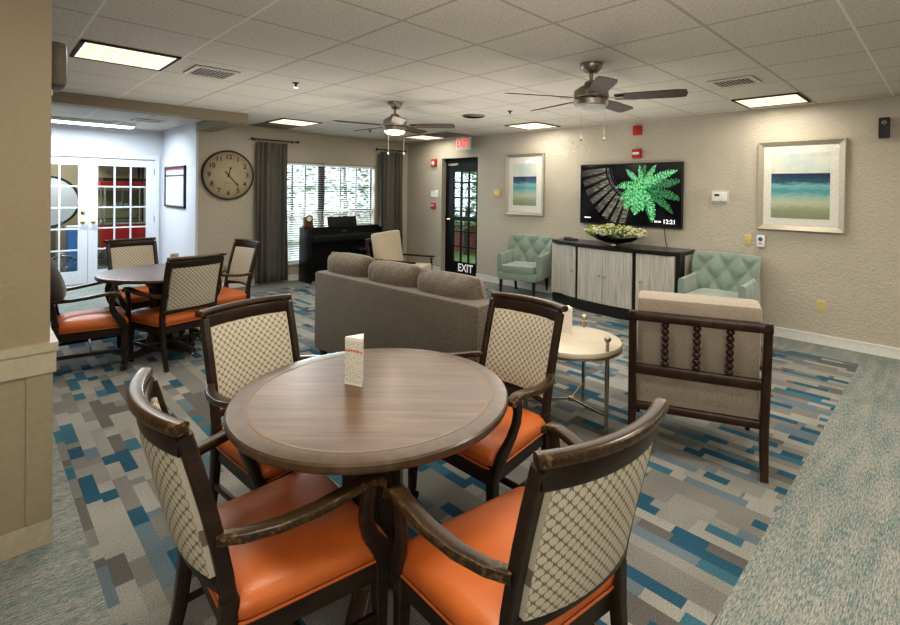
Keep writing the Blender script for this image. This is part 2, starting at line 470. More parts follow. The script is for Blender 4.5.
# column / wall end on the left
CX, CY = .228, 2.782
cw = MB(); cw.b2(X0, CX, CY, CY+.55, 0, CEIL); struct(cw, 'wall_column', M_col)
struct(MB().b2(X0, CX+.004, CY-.006, CY+.556, .10, .745), 'trim_3', M_wainsc)
struct(MB().b2(CX-.075, CX+.010, CY-.012, CY, .10, .745), 'trim_4', M_wainsc)
struct(MB().b2(X0, CX+.02, CY-.02, CY+.57, .742, .868).b2(X0, CX+.026, CY-.028, CY+.576, .835, .872), 'trim_5', M_rail)
struct(MB().b2(X0, CX+.012, CY-.014, CY+.562, 0, .105), 'baseboard_column', M_rail)
# baseboards
def bb(mb, x0, x1, y0, y1, ax):
    mb.b2(x0, x1, y0, y1, 0, .105)
b_ = MB().b2(XT-.014, XT, Y0, DOY0-.0, 0, .10).b2(XT-.018, XT, Y0, DOY0, .088, .103).b2(XT-.014, XT, DOY1, YW, 0, .10)
struct(b_, 'baseboard_right', M_trimw)
struct(MB().b2(XA+.02, XT-.014, YW-.014, YW, 0, .10), 'baseboard_back', M_trimw)
struct(MB().b2(XA-.024, XA-.012, YW, YB, 0, .10), 'baseboard_alcove', M_trimw)

# window ------------------------------------------------------------
M_dframe = plain('dark_bronze_frame', (.016, .015, .016), .4)
wf = MB()
yy0, yy1 = YW+.11, YW+.16
for x in (WX0, WX1): wf.b2(x-.03, x+.03, yy0, yy1, WZ0, WZ1)
wf.b2(4.245, 4.375, yy0-.01, yy1, WZ0, WZ1)
for z in (WZ0, WZ1): wf.b2(WX0, WX1, yy0, yy1, z-.025, z+.025)
wf.b2(WX0, WX1, yy0-.008, yy1, 1.13, 1.175)
wf.b2(WX0, WX1, yy0, yy1, 1.585, 1.61)
wf.b2(WX0, WX1, yy0, yy1, .70, .72)
for x in (3.79, 4.02, 4.70, 5.03): wf.b2(x-.011, x+.011, yy0+.01, yy1, WZ0, WZ1)
win = struct(wf, 'window_1', M_dframe)
g = MB().b2(WX0, WX1, YW+.135, YW+.139, WZ0, WZ1).build('glass', M_glass, win, smooth=False)
struct(MB().b2(WX0-.02, WX1+.02, YW-.035, YW+.10, WZ0-.03, WZ0), 'trim_6', M_trimw)
# blinds
for (a, b2_, lab) in ((WX0+.01, 4.30, 'left'), (4.32, WX1-.01, 'right')):
    bl = empty('window_blind', ((a+b2_)/2, YW+.06, WZ0), 0, 'white horizontal blind on the %s half of the window, %s' % (lab, 'nearer the clock' if lab == 'left' else 'nearer the corner'), 'blind', 'horizontal window blinds')
    h = (b2_-a)/2
    sm = MB()
    k = 0
    z = .05
    while z < WZ1-WZ0-.08:
        ang = .5 if z < .86 else .12
        sm.box((0, 0, z), (2*h, .042, .0022), rx=ang); z += .038
    s_o = sm.build('slats', M_whitep, bl, smooth=False)
    MB().b2(-h, h, -.025, .025, WZ1-WZ0-.055, WZ1-WZ0-.012).build('head_rail', M_whitep, bl, smooth=False)
    MB().b2(-h, h, -.02, .02, .012, .03).build('bottom_rail', M_whitep, bl, smooth=False)
    cm = MB()
    for x in (-h+.1, 0, h-.1): cm.tube([(x, -.024, .02), (x, -.024, WZ1-WZ0-.03)], .0014, 5)
    cm.build('cord', M_whitep, bl)

# exit door -----------------------------------------------------------
XD = 6.25
M_jamb = plain('jamb_paint', (.55, .51, .46), .5)
struct(MB().b2(XT+.16, XT+.19, DOY0-.1, DOY0+.0, 0, DOZ).b2(XT+.16, XT+.19, DOY1, DOY1+.1, 0, DOZ), 'trim_7', M_jamb)
dm = MB()
M_doorb = plain('black_door_paint', (.008, .008, .010), .5, spec=.2)
y0, y1 = DOY0+.01, DOY1-.01
dm.b2(XD, XD+.05, y1-.20, y1, 0.02, DOZ-.061); dm.b2(XD, XD+.05, y0, y0+.12, 0.02, DOZ-.061)
dm.b2(XD+.002, XD+.048, y0+.12, y1-.2, .02, .24); dm.b2(XD+.002, XD+.048, y0+.12, y1-.2, 1.90, DOZ-.062); dm.b2(XD-.01, XD+.055, y0+.001, y1-.001, 1.0, 1.075)
dm.b2(XD-.02, XD+.06, y0-.01, y1+.01, DOZ-.06, DOZ)
for z in (1.17, 1.42, 1.70, .80, .52): dm.b2(XD+.005, XD+.045, y0+.12, y1-.2, z-.011, z+.011)
gy0, gy1 = y0+.12, y1-.20
for k in (1, 2): y = gy1-(gy1-gy0)*k/3; dm.b2(XD+.007, XD+.043, y-.011, y+.011, .24, 1.9)
ed = struct(dm, 'door_1', M_doorb)
MB().b2(XD+.022, XD+.026, gy0, gy1, .24, 1.90).build('glass', M_glass, ed, smooth=False)
MB().b2(XD-.03, XD, y1-.16, y1-.04, .99, 1.03, .006).lathe([(.012, 0), (.012, .03)], (XD-.03, y1-.10, 1.01), 12, 'X').build('door_handle', M_brass, ed)
M_wtext = emis('white_lettering', (.8, .8, .8), .25)
text_mesh('exit_lettering', 'EXIT', .20, M_wtext, ed, face_minus_x((XD-.004, 6.34, .132)), bold=.004, sx=.95)
MB().b2(XD-.03, XD, y1-.35, y1-.08, 2.02, 2.06, .004).build('door_closer', M_pewter, ed)

# french doors ----------------------------------------------------------
M_fd = plain('white_door_paint', (.66, .68, .72), .4)
def french(name, xa, xb, knob_x, dead):
    m = MB(); y0, y1 = YB+.02, YB+.06; st = .12
    m.b2(xa, xa+st, y0, y1, .01, 2.0); m.b2(xb-st, xb, y0, y1, .01, 2.0)
    m.b2(xa+st, xb-st, y0+.001, y1-.001, .011, .21); m.b2(xa+st, xb-st, y0+.001, y1-.001, 1.875, 1.999)
    for k in range(1, 5):
        z = .21+(1.875-.21)*k/5; m.b2(xa+st, xb-st, y0+.005, y1-.005, z-.011, z+.011)
    for k in (1, 2):
        x = xa+st+(xb-xa-2*st)*k/3; m.b2(x-.011, x+.011, y0+.007, y1-.007, .21, 1.875)
    d = struct(m, name, M_fd)
    MB().b2(xa+st, xb-st, YB+.038, YB+.042, .21, 1.875).build('glass', M_glass, d, smooth=False)
    kn = MB().lathe([(.028, 0), (.028, -.008), (.012, -.012), (.012, -.035), (.026, -.045), (.028, -.06), (.015, -.07)], (knob_x, y0, .98), 14, 'Y')
    kn.build('door_knob', M_brass, d)
    if dead: MB().lathe([(.028, 0), (.028, -.012), (.01, -.02)], (knob_x, y0, 1.13), 14, 'Y').build('deadbolt', M_brass, d)
    else:
        for z in (.3, 1.0, 1.8): MB().b2(xb-.012, xb+.006, y0-.008, y0, z-.05, z+.05).build('hinge', M_nickel, d, smooth=False)
    return d
french('door_2', .335, 1.243, 1.18, True)
french('door_3', 1.249, 2.145, 1.31, False)
struct(MB().b2(DX0-.06, DX0+.03, YB-.015, YB+.02, 0, DZ+.03).b2(DX1-.02, DX1+.04, YB-.015, YB+.02, 0, DZ+.03).b2(DX0-.06, DX1+.04, YB-.017, YB+.018, DZ-.03, DZ+.04), 'trim_8', M_fd)

# ------------------------------------------------------------------ CEILING THINGS
def light(ix, iy, label, mat=M_panel, watt=11, col=(1, .93, .80)):
    x0 = GX+ix*T; y0 = GY+iy*T; cx, cy = x0+T/2, y0+T/2; h = T/2-.015
    t = empty('ceiling_light', (cx, cy, CEIL), 0, label, 'ceiling light', 'square ceiling light panels')
    f = MB(); d = .012
    for s in (-1, 1):
        f.b2(-h, h, s*h-(.022 if s > 0 else 0), s*h+(.022 if s < 0 else 0), -d, 0)
        f.b2(s*h-(.022 if s > 0 else 0), s*h+(.022 if s < 0 else 0), -h, h, -d, 0)
    f.build('frame', M_ventd, t, smooth=False)
    MB().b2(-h+.022, h-.022, -h+.022, h-.022, -.008, -.001).build('diffuser', mat, t, smooth=False)
    ld = bpy.data.lights.new('panel_lamp', 'AREA'); ld.shape = 'SQUARE'; ld.size = .5; ld.energy = watt; ld.color = col
    lo = bpy.data.objects.new('panel_lamp', ld); C.objects.link(lo); lo.location = (cx, cy, CEIL-.016)
    return t
light(-2, 6, 'square yellowish ceiling light panel nearest the tan column at upper left')
light(2, 10, 'square ceiling light panel in front of the left grey curtain')
light(6, 1, 'square ceiling light panel above the large framed seascape')
light(6, 6, 'square ceiling light panel between the two ceiling fans near the TV wall')
light(6, 10, 'square ceiling light panel in front of the red EXIT sign')
for ix, iy in ((-2, 1), (2, -3), (6, -3), (-5, -3), (1, -1)):
    light(ix, iy, 'square ceiling light panel behind the viewer', watt=24)
# alcove strip light
t = empty('ceiling_light', (1.0, 9.06, CEIL), 0, 'long bright white strip light on the alcove ceiling before the french doors', 'ceiling light')
MB().b2(-1.2, .70, -.15, .15, -.05, 0).build('housing', M_white, t, smooth=False)
MB().b2(-1.19, .69, -.14, .14, -.062, -.051).build('diffuser', M_panel_cool, t, smooth=False)
ld = bpy.data.lights.new('strip_lamp', 'AREA'); ld.shape = 'RECTANGLE'; ld.size = 1.8; ld.size_y = .25; ld.energy = 85; ld.color = (.80, .90, 1)
lo = bpy.data.objects.new('strip_lamp', ld); C.objects.link(lo); lo.location = (.75, 8.9, CEIL-.08)

def vent(x, y, sx, sy, label, rz=0):
    t = empty('air_vent', (x, y, CEIL), rz, label, 'air vent')
    MB().b2(-sx/2, sx/2, -sy/2, sy/2, -.004, 0).build('backing', M_ventd, t, smooth=False)
    f = MB(); w = .028
    for s in (-1, 1):
        f.b2(-sx/2, sx/2, s*(sy/2-w/2)-w/2, s*(sy/2-w/2)+w/2, -.014, -.002)
        f.b2(s*(sx/2-w/2)-w/2, s*(sx/2-w/2)+w/2, -sy/2+w, sy/2-w, -.014, -.002)
    f.build('frame', M_vent, t, smooth=False)
    m = MB(); n = 10
    for k in range(n): m.box((-sx/2+w+(sx-2*w)*(k+.5)/n, 0, -.009), (.009, sy-2*w, .0015), ry=.9)
    m.build('louvers', M_vent, t, smooth=False)
vent(1.37, 4.42, .33, .36, 'white louvered ceiling vent beside the upper left light panel')
vent(4.50, 1.34, .34, .30, 'white louvered ceiling vent right of the nearer ceiling fan', PI/2)
vent(1.75, 8.35, .36, .30, 'white louvered vent in the alcove ceiling near the poster')
t = empty('air_vent', (4.43, 4.38, CEIL), 0, 'round grey diffuser vent on the ceiling between the fans', 'air vent')
for i, (r0, r1) in enumerate(((.15, .125), (.105, .08), (.06, .03))):
    MB().lathe([(r0, -.001), (r0, -.006), (r1, -.018), (r1-.004, -.018), (r0-.02, -.001)], n=28).build('ring', M_nickel, t)
for x, y, lab in ((2.03, 4.28, 'small ceiling sprinkler head left of the farther fan'), (4.45, 3.79, 'small ceiling sprinkler head between the round vent and nearer fan'), (4.43, 6.71, 'small ceiling sprinkler head beyond the lit fan, near the window')):
    t = empty('sprinkler_head', (x, y, CEIL), 0, lab, 'sprinkler')
    MB().lathe([(.032, 0), (.03, -.006), (.012, -.008), (.010, -.03), (.004, -.034)], n=12).build('body', M_blackm, t)
    MB().lathe([(.02, -.045), (.022, -.042), (.004, -.040)], n=10).tube([(.008, 0, -.03), (.012, 0, -.042)], .002, 5).tube([(-.008, 0, -.03), (-.012, 0, -.042)], .002, 5).build('deflector', M_chrome, t)
# darker panels beside two lights
for ix, iy, m_, lab in ((2, 11, M_brown, 'dark brown ceiling tile behind the light panel by the left curtain'), (6, 9, M_tile2, 'dark grey ceiling tile beside the light panel near the EXIT sign')):
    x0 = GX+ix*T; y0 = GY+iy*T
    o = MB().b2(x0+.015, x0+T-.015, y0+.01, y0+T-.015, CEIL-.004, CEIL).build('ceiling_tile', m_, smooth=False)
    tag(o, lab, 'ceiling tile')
# dome detector on the alcove ceiling
o = MB().lathe([(.07, 0), (.07, -.012), (.05, -.035), (.02, -.045)], (1.45, 8.82, CEIL), 20).build('smoke_detector', M_whitep)
tag(o, 'small round white smoke detector on the alcove ceiling by the strip light', 'smoke detector')
# wall speaker on column
t = empty('wall_speaker', (CX, 3.14, 1.995), 0, 'grey rounded speaker box mounted high on the tan column', 'speaker')
M_grey = plain('grey_plastic', (.13, .115, .085), .5)
MB().box((.040, 0, .125), (.075, .26, .21), bevel=.028).build('housing', M_grey, t)
MB().b2(0, .03, -.05, .05, -.014, .01).build('bracket', M_white, t, smooth=False)

# ceiling fans
def fan(x, y, base, label, lit):
    t = empty('ceiling_fan', (x, y, CEIL), 0, label, 'ceiling fan', 'ceiling fans with five dark blades')
    MB().lathe([(.082, 0), (.084, -.012), (.072, -.045), (.045, -.068), (.022, -.076)], n=28).build('canopy', M_nickel, t)
    MB().tube([(0, 0, -.07), (0, 0, -.15)], .014, 12).build('downrod', M_nickel, t)
    MB().lathe([(.03, -.13), (.045, -.135), (.055, -.16), (.095, -.18), (.125, -.205), (.130, -.25), (.118, -.262)], n=32).build('motor_housing', M_nickel, t)
    MB().lathe([(.122, -.265), (.128, -.275), (.122, -.310), (.112, -.318)], n=32).build('light_kit', M_nickel, t)
    gl = emis('lit_fan_glass', (1, .93, .80), 6) if lit else plain('frosted_fan_glass', (.55, .55, .52), .35)
    MB().lathe([(.110, -.312), (.108, -.325), (.085, -.345), (.04, -.355), (.005, -.357)], n=32).build('glass_shade', gl, t)
    for k in range(5):
        a = math.radians(base+72*k); ca, sa = math.cos(a), math.sin(a)
        m = MB(); poly = [(.17, -.045), (.30, -.062), (.60, -.068), (.655, -.058), (.665, 0.0), (.655, .058), (.60, .068), (.30, .062), (.17, .045)]
        rs = []
        tw = -.21
        for zz in (-.003, .003):
            rs.append([(px*ca-py*math.cos(tw)*sa, px*sa+py*math.cos(tw)*ca, -.258+zz+py*math.sin(tw)) for px, py in poly])
        m.rings(rs); bl = m.build('blade', M_blade, t, smooth=False)
        MB().sweep([(.10*ca, .10*sa, -.258), (.15*ca, .15*sa, -.262), (.235*ca, .235*sa, -.264)], [(.035, .008), (.03, .008), (.07, .006)], n=8).build('blade_iron', M_nickel, bl)
    for px, py, ln in ((-.045, .055, .20), (.075, -.07, .20)):
        c = MB().tube([(px, py, -.31), (px, py, -.31-ln-.04)], .0018, 5).build('pull_chain', M_pewter, t)
        MB().ball((px, py, -.31-ln-.05), .013, 1, (1, 1, 1.3)).build('fob', M_pewter if not lit else M_whitep, c)
    if lit:
        ld = bpy.data.lights.new('fan_bulb', 'POINT'); ld.energy = 2.5; ld.color = (1, .86, .65); ld.shadow_soft_size = .12
        lo = bpy.data.objects.new('fan_bulb', ld); C.objects.link(lo); lo.location = (x, y, CEIL-.44)
fan(3.21, 1.943, 148, 'nearer ceiling fan with unlit frosted bowl, hanging before the television', False)
fan(3.21, 4.385, 22, 'farther ceiling fan with its glowing light on, above the sofa', True)

# ------------------------------------------------------------------ TV WALL
# television
tv = empty('television', (XT, 3.115, 1.527), 0, 'large black flat television on the wall showing a green fern', 'television')
TW, TH = 1.455, .835
MB().b2(-.055, -.012, -TW/2, TW/2, -TH/2, TH/2, .006).build('frame', M_blackm, tv)
MB().b2(-.012, 0, -.3, .3, -.2, .2).build('wall_bracket', M_blackm, tv, smooth=False)
m, nt, b = newmat('screen_glass'); v = objco(nt)
nn = noise(nt, 3, 3, v)
L(nt, ramp(nt, nn, [(.4, (.004, .004, .005)), (.7, (.02, .018, .018))]), b.inputs['Emission Color']); b.inputs['Emission Strength'].default_value = 1
b.inputs['Base Color'].default_value = (.002, .002, .002, 1); b.inputs['Roughness'].default_value = .12; b.inputs['Specular IOR Level'].default_value = .15
MB().b2(-.057, -.055, -TW/2+.012, TW/2-.012, -TH/2+.018, TH/2-.012).build('screen', m, tv, smooth=False)
def S(u, v_, k=0): # screen coordinates: u 0..1 left to right, v 0..1 bottom to top
    return (-.0575-.0002*k, TW/2-.014-u*(TW-.028), -TH/2+.02+v_*(TH-.034))
rng = random.Random(3)
# wooden ribs on the left side (fan of pale bars)
m, nt, b = newmat('rib_picture'); v = objco(nt, (1, 5, 40)); f = noise(nt, 2, 3, v)
sy_ = N(nt, 'ShaderNodeSeparateXYZ'); L(nt, objco(nt), sy_.inputs[0])
L(nt, mix(nt, 1.0, ramp(nt, f, [(.35, (.02, .017, .012)), (.55, (.20, .18, .13)), (.7, (.50, .48, .42))]), ramp(nt, M(nt, 'ADD', M(nt, 'MULTIPLY', sy_.outputs[1], -1.0), 1.0), [(.30, (.08, .08, .08)), (.55, (.7, .7, .7)), (.75, (1, 1, 1))]), 'MULTIPLY'), b.inputs['Emission Color']); b.inputs['Emission Strength'].default_value = .8; b.inputs['Base Color'].default_value = (0, 0, 0, 1)
rb = MB()
ccx, ccy = .62, .98   # hub of the arcs in u,v (aspect corrected)
asp = TW/TH
for k in range(9):
    a = math.radians(176+k*9.6)
    def P(r, da):
        return (ccx+r*math.cos(a+da)/asp, ccy+r*math.sin(a+da)*1.0)
    r0, r1 = .615, .615+.46
    pts = [P(r0, -.062), P(r0, .062), P(r1, .075), P(r1, -.03)]
    pts = [(max(.01, min(.6, x)), max(.02, min(.985, y))) for x, y in pts]
    rb.poly([S(x, y, 1) for x, y in pts])
rb.build('picture_ribs', m, tv, smooth=False)
m2, nt, b = newmat('arc_picture'); f = noise(nt, 30, 2, objco(nt))
L(nt, ramp(nt, f, [(.4, (.05, .05, .05)), (.7, (.30, .30, .27))]), b.inputs['Emission Color']); b.inputs['Emission Strength'].default_value = .7; b.inputs['Base Color'].default_value = (0, 0, 0, 1)
ar = MB()
for (ra, rb2) in ((.545, .557), (.50, .505), (.57, .585)):
    q = [math.radians(178+4.6*i) for i in range(18)]
    for a0, a1 in zip(q, q[1:]):
        pts = [(ccx+r*math.cos(a)/asp, ccy+r*math.sin(a)) for r, a in ((ra, a0), (rb2, a0), (rb2, a1), (ra, a1))]
        if all(.01 < y < .99 for _, y in pts): ar.poly([S(x, y, 1) for x, y in pts])
ar.build('picture_rim', m2, tv, smooth=False)
def fernmat(name, c0, c1):
    m, nt, b = newmat(name); f = noise(nt, 34, 3, objco(nt))
    L(nt, ramp(nt, f, [(.38, c0), (.62, c1)]), b.inputs['Emission Color']); b.inputs['Emission Strength'].default_value = 1.0; b.inputs['Base Color'].default_value = (0, 0, 0, 1); return m
fm1 = fernmat('fern_bright', (.012, .15, .035), (.24, .74, .32)); fm2 = fernmat('fern_dark', (.004, .05, .015), (.04, .26, .085))
ctr = (.645, .585)
def frond(mb, ang, ln, wd, k, bend=0):
    n = 15
    for i in range(n):
        t0 = i/n; 
        for sd in (-1, 1):
            a = ang+bend*t0
            bx = ctr[0]+math.cos(a)*ln*t0/asp; by = ctr[1]+math.sin(a)*ln*t0
            w_ = wd*math.sin(PI*min(1, .12+.9*t0))**.8*(.85+.3*rng.random())
            da = a+sd*1.0
            tx = bx+math.cos(da)*w_/asp; ty = by+math.sin(da)*w_
            e = ln/n*1.05
            pts = [(bx, by), (bx+math.cos(a)*e/asp, by+math.sin(a)*e), (tx+math.cos(a)*e*.6/asp, ty+math.sin(a)*e*.6), (tx, ty)]
            pts = [(max(.012, min(.988, x)), max(.03, min(.985, y))) for x, y in pts]
            xs = [p[0] for p in pts]; ys = [p[1] for p in pts]
            if max(xs)-min(xs) < .004 or max(ys)-min(ys) < .004: continue
            mb.poly([S(x, y, k) for x, y in pts])
d1 = MB(); d2 = MB()
for a, l, w_, bd in ((152, .46, .075, .45), (122, .44, .06, .15), (97, .40, .05, 0), (66, .46, .06, -.1), (42, .64, .085, -.25), (186, .42, .085, .35), (216, .44, .10, .2), (248, .44, .11, .1), (272, .36, .06, 0), (308, .56, .080, -.35)):
    frond(d1, math.radians(a), l, w_, 4, bd)
for a, l, w_, bd in ((18, .66, .085, -.1), (356, .66, .085, -.2), (334, .62, .08, -.2), (84, .45, .05, 0), (292, .55, .06, -.1)):
    frond(d2, math.radians(a), l, w_, 2, bd)
d2.build('picture_fern_shadow', fm2, tv, smooth=False); d1.build('picture_fern', fm1, tv, smooth=False)
M_scrtxt = emis('screen_lettering', (.9, .9, .9), .9)
text_mesh('screen_clock', '12:21', .075, M_scrtxt, tv, face_minus_x(S(.90, .075, 6)), bold=.001)
MB().poly([S(.765, .06, 5), S(.795, .06, 5), S(.795, .085, 5), S(.765, .085, 5)]).poly([S(.803, .06, 5), S(.825, .06, 5), S(.825, .085, 5), S(.803, .085, 5)]).build('screen_caption', M_scrtxt, tv, smooth=False)
MB().poly([S(.045, .075, 5), S(.115, .075, 5), S(.115, .092, 5), S(.045, .092, 5)]).build('screen_caption', M_scrtxt, tv, smooth=False)
o = MB().tube([(XT-.03, 2.62, 1.12), (XT-.02, 2.61, 1.0), (XT-.035, 2.59, .93), (XT-.03, 2.58, .877)], .005, 6).build('power_cable', M_blackm)
tag(o, 'thin black cable hanging from the television to the console', 'cable')

# framed seascapes
def seascape_mat(name):
    m, nt, b = newmat(name)
    v = objco(nt); s = N(nt, 'ShaderNodeSeparateXYZ'); L(nt, v, s.inputs[0])
    mp = N(nt, 'ShaderNodeMapping'); mp.inputs['Scale'].default_value = (1, 3.5, 18); L(nt, v, mp.inputs[0])
    n = noise(nt, 1.6, 4, mp.outputs[0], .6)
    z = M(nt, 'ADD', s.outputs[2], M(nt, 'MULTIPLY', M(nt, 'SUBTRACT', n, .5), .16))
    below = ramp(nt, M(nt, 'ADD', M(nt, 'MULTIPLY', z, 1.0), .5), [
        (.0, (.25, .27, .16)), (.13, (.30, .33, .21)), (.24, (.50, .52, .38)), (.33, (.30, .47, .42)), (.42, (.06, .30, .32)), (.50, (.22, .45, .45)), (.56, (.02, .10, .15)), (.66, (.012, .03, .09)), (.75, (.02, .025, .08))])
    n2 = noise(nt, 4, 3, v); sky = ramp(nt, n2, [(.35, (.50, .58, .55)), (.65, (.66, .66, .56))])
    up = M(nt, 'GREATER_THAN', s.outputs[2], .19)
    L(nt, mix(nt, up, below, sky), b.inputs['Base Color']); b.inputs['Roughness'].default_value = .55
    return m
def picture(y, z, w_, h_, fr, mt, label, m_f, sc):
    t = empty('framed_picture', (XT, y, z), 0, label, 'picture')
    f = MB()
    # mitred frame, bevelled inward
    o_, i_ = (w_/2, h_/2), (w_/2-fr, h_/2-fr)
    def ring(a, b_, x): return [(x, -a, -b_), (x, a, -b_), (x, a, b_), (x, -a, b_)]
    R = [ring(*o_, 0), ring(*o_, -.045), ring(o_[0]-.006, o_[1]-.006, -.05), ring(*i_, -.022), ring(*i_, 0)]
    f.rings(R, cap=False); f.build('frame', m_f, t, smooth=False)
    MB().b2(-.020, -.016, -i_[0], i_[0], -i_[1], i_[1]).build('mat_board', M_mat, t, smooth=False)
    a, b_ = i_[0]-mt, i_[1]-mt*1.05
    art = MB().b2(-.0005, .0005, -.5, .5, -.5, .5).build('artwork', seascape_mat('seascape_painting'), t, smooth=False)
    art.location = (-.0215, 0, 0); art.scale = (1, 2*a, 2*b_)
    MB().b2(-.0245, -.0235, -i_[0], i_[0], -i_[1], i_[1]).build('glass', M_pglass, t, smooth=False)
picture(1.168, 1.648, .79, .965, .055, .075, 'large framed seascape with silver frame, right of the television', M_frame_sil, 1)
picture(4.895, 1.662, .77, .98, .05, .10, 'framed seascape print on the wall between the EXIT door and television', M_frame_sil, 1)

def wallbox(name, y, z, w_, h_, d, mat, label, cat, bev=.004):
    t = empty(name, (XT, y, z), 0, label, cat)
    MB().b2(-d, .002, -w_/2, w_/2, -h_/2, h_/2, bev).build('housing', mat, t)
    return t
t = wallbox('fire_strobe', 3.005, 2.38, .115, .125, .035, M_red, 'plain red fire alarm box high on the wall above the television', 'fire alarm')
MB().b2(-.042, -.035, -.035, .035, -.03, .03, .003).build('faceplate', M_red, t)
t = wallbox('fire_strobe', 3.005, 2.07, .12, .12, .045, M_red, 'red fire alarm strobe with white lens just above the television', 'fire alarm')
MB().b2(-.062, -.045, -.045, .045, -.012, .022, .004).build('strobe_lens', M_whitep, t)
t = wallbox('fire_strobe', 7.10, 2.08, .12, .14, .05, M_red, 'red fire alarm strobe with round white lens left of the EXIT door', 'fire alarm')
MB().lathe([(.04, -.05), (.036, -.065), (.02, -.075)], (0, 0, -.01), 16, 'X').build('strobe_lens', M_whitep, t)
t = wallbox('fire_pull_station', 7.115, 1.255, .10, .125, .04, M_red, 'small red fire alarm pull station beside the EXIT door', 'fire alarm')
MB().b2(-.05, -.04, -.035, .035, .0, .02, .002).build('pull_handle', M_whitep, t)
t = wallbox('wall_sign', 7.10, 1.483, .24, .15, .012, M_pewter, 'small framed notice plate between the two red alarms by the door', 'sign')
MB().b2(-.015, -.012, -.10, .10, -.055, .055).build('insert', M_mat, t, smooth=False)
t = wallbox('wall_plaque', 5.49, 1.52, .15, .13, .014, M_brassp, 'small brass coloured plaque on the wall right of the EXIT door', 'plaque')
MB().b2(-.017, -.014, -.055, .055, -.03, .03).build('insert', plain('plaque_face', (.70, .50, .20), .4), t, smooth=False)
t = wallbox('thermostat', 1.965, 1.52, .16, .11, .035, M_whitep, 'white thermostat on the wall between television and large picture', 'thermostat')
MB().b2(-.037, -.035, -.0, .055, .005, .03).build('display', M_blackm, t, smooth=False)
MB().b2(-.006, 0, -.10, .10, -.075, .075).build('guard_plate', plain('clear_guard', (.55, .52, .45), .3), t, smooth=False)
t = wallbox('light_switch', 1.658, 1.035, .072, .118, .008, M_yellowp, 'ivory light switch plate below the thermostat, left of white dispenser', 'switch')
MB().b2(-.016, -.008, -.008, .008, -.016, .016).build('toggle', M_yellowp, t, smooth=False)
t = wallbox('air_freshener', 1.525, 1.03, .085, .135, .045, M_whitep, 'small white wall unit with blue oval button under the large picture', 'air freshener', .018)
MB().lathe([(.024, -.045), (.02, -.052), (.008, -.054)], (0, 0, .025), 16, 'X').build('button', plain('blue_button', (.05, .13, .22), .3), t)
MB().b2(-.048, -.045, -.012, .012, -.028, -.020).build('slot', M_blackm, t, smooth=False)
def outlet(y, z, label):
    t = wallbox('wall_outlet', y, z, .072, .115, .007, M_yellowp, label, 'outlet')
    for s in (-1, 1):
        MB().b2(-.010, -.007, -.017, .017, s*.026-.013, s*.026+.013, .001).build('socket', M_yellowp, t, smooth=False)
        MB().b2(-.0108, -.0099, -.009, -.006, s*.026-.005, s*.026+.006).b2(-.0108, -.0099, .006, .009, s*.026-.005, s*.026+.006).build('slots', M_blackm, t, smooth=False)
outlet(.964, .40, 'ivory electrical outlet low on the wall at right above white baseboard')
outlet(7.806, .433, 'ivory electrical outlet low on the wall behind the beige armchair')
t = empty('wall_speaker', (XT, .482, 2.207), 0, 'small black speaker mounted high on the wall at far right', 'speaker')
MB().b2(-.06, -.015, -.043, .043, -.10, .10, .012).build('housing', M_blackm, t)
MB().b2(-.016, 0, -.02, .02, -.03, .03).build('bracket', M_blackm, t, smooth=False)
MB().lathe([(.022, -.070), (.018, -.074), (.004, -.071)], (.012, 0, .05), 16, 'X').build('driver', M_nickel, t)
# exit sign hanging
t = empty('exit_sign', (6.02, 6.19, 2.285), 0, 'white hanging exit sign with red EXIT letters over the door', 'sign')
MB().b2(-.025, .025, -.17, .17, -.015, .20, .004).build('housing', M_whitep, t)
MB().b2(-.02, .02, -.05, .05, .19, .218).build('ceiling_mount', M_whitep, t, smooth=False)
text_mesh('exit_lettering', 'EXIT', .165, emis('red_exit_glow', (.9, .04, .03), 1.0), t, face_minus_x((-.0265, 0, .093)), bold=.005, sx=.9)

# ------------------------------------------------------------------ WINDOW WALL
clk = empty('wall_clock', (2.706, YW, 1.742), 0, 'large round antique wall clock with black numerals and sepia face', 'clock')
R = .375
MB().lathe([(R, 0), (R+.003, -.03), (R-.006, -.042), (R-.018, -.040), (R-.022, -.028)], n=64, axis='Y', cap=False).build('rim', M_blackm, clk)
m, nt, b = newmat('aged_clock_face'); v = objco(nt)
gr = N(nt, 'ShaderNodeVectorMath', operation='LENGTH'); L(nt, v, gr.inputs[0])
n = noise(nt, 9, 4, v); k = M(nt, 'ADD', M(nt, 'MULTIPLY', gr.outputs['Value'], 1.4), M(nt, 'MULTIPLY', n, .35))
L(nt, ramp(nt, k, [(.15, (.44, .37, .26)), (.5, (.36, .29, .19)), (.75, (.22, .165, .095))]), b.inputs['Base Color']); b.inputs['Roughness'].default_value = .6
MB().lathe([(R-.02, -.028), (R-.02, 0)], n=64, axis='Y').build('face', m, clk, smooth=False)
M_ink = plain('black_ink', (.015, .012, .010), .6)
num = MB()
for i in range(1, 13):
    a = PI/2-i*PI/6; rr = .275
    text_mesh('numeral', str(i), .100, M_ink, clk, face_minus_y((rr*math.cos(a), -.0300, rr*math.sin(a))), bold=.0016, extrude=.0005)
M_sepia = plain('sepia_ink', (.26, .19, .11), .7)
for zc, hw_ in ((.115, .085), (-.105, .06), (-.128, .045)):   # faded, unreadable script lines
    MB().tube([(-hw_+2*hw_*i/40, -.0288, zc+.008*math.sin(i*1.7)*(.5+.5*math.sin(i*.9))) for i in range(41)], .0016, 4).build('script_line', M_sepia, clk)
tk = MB()
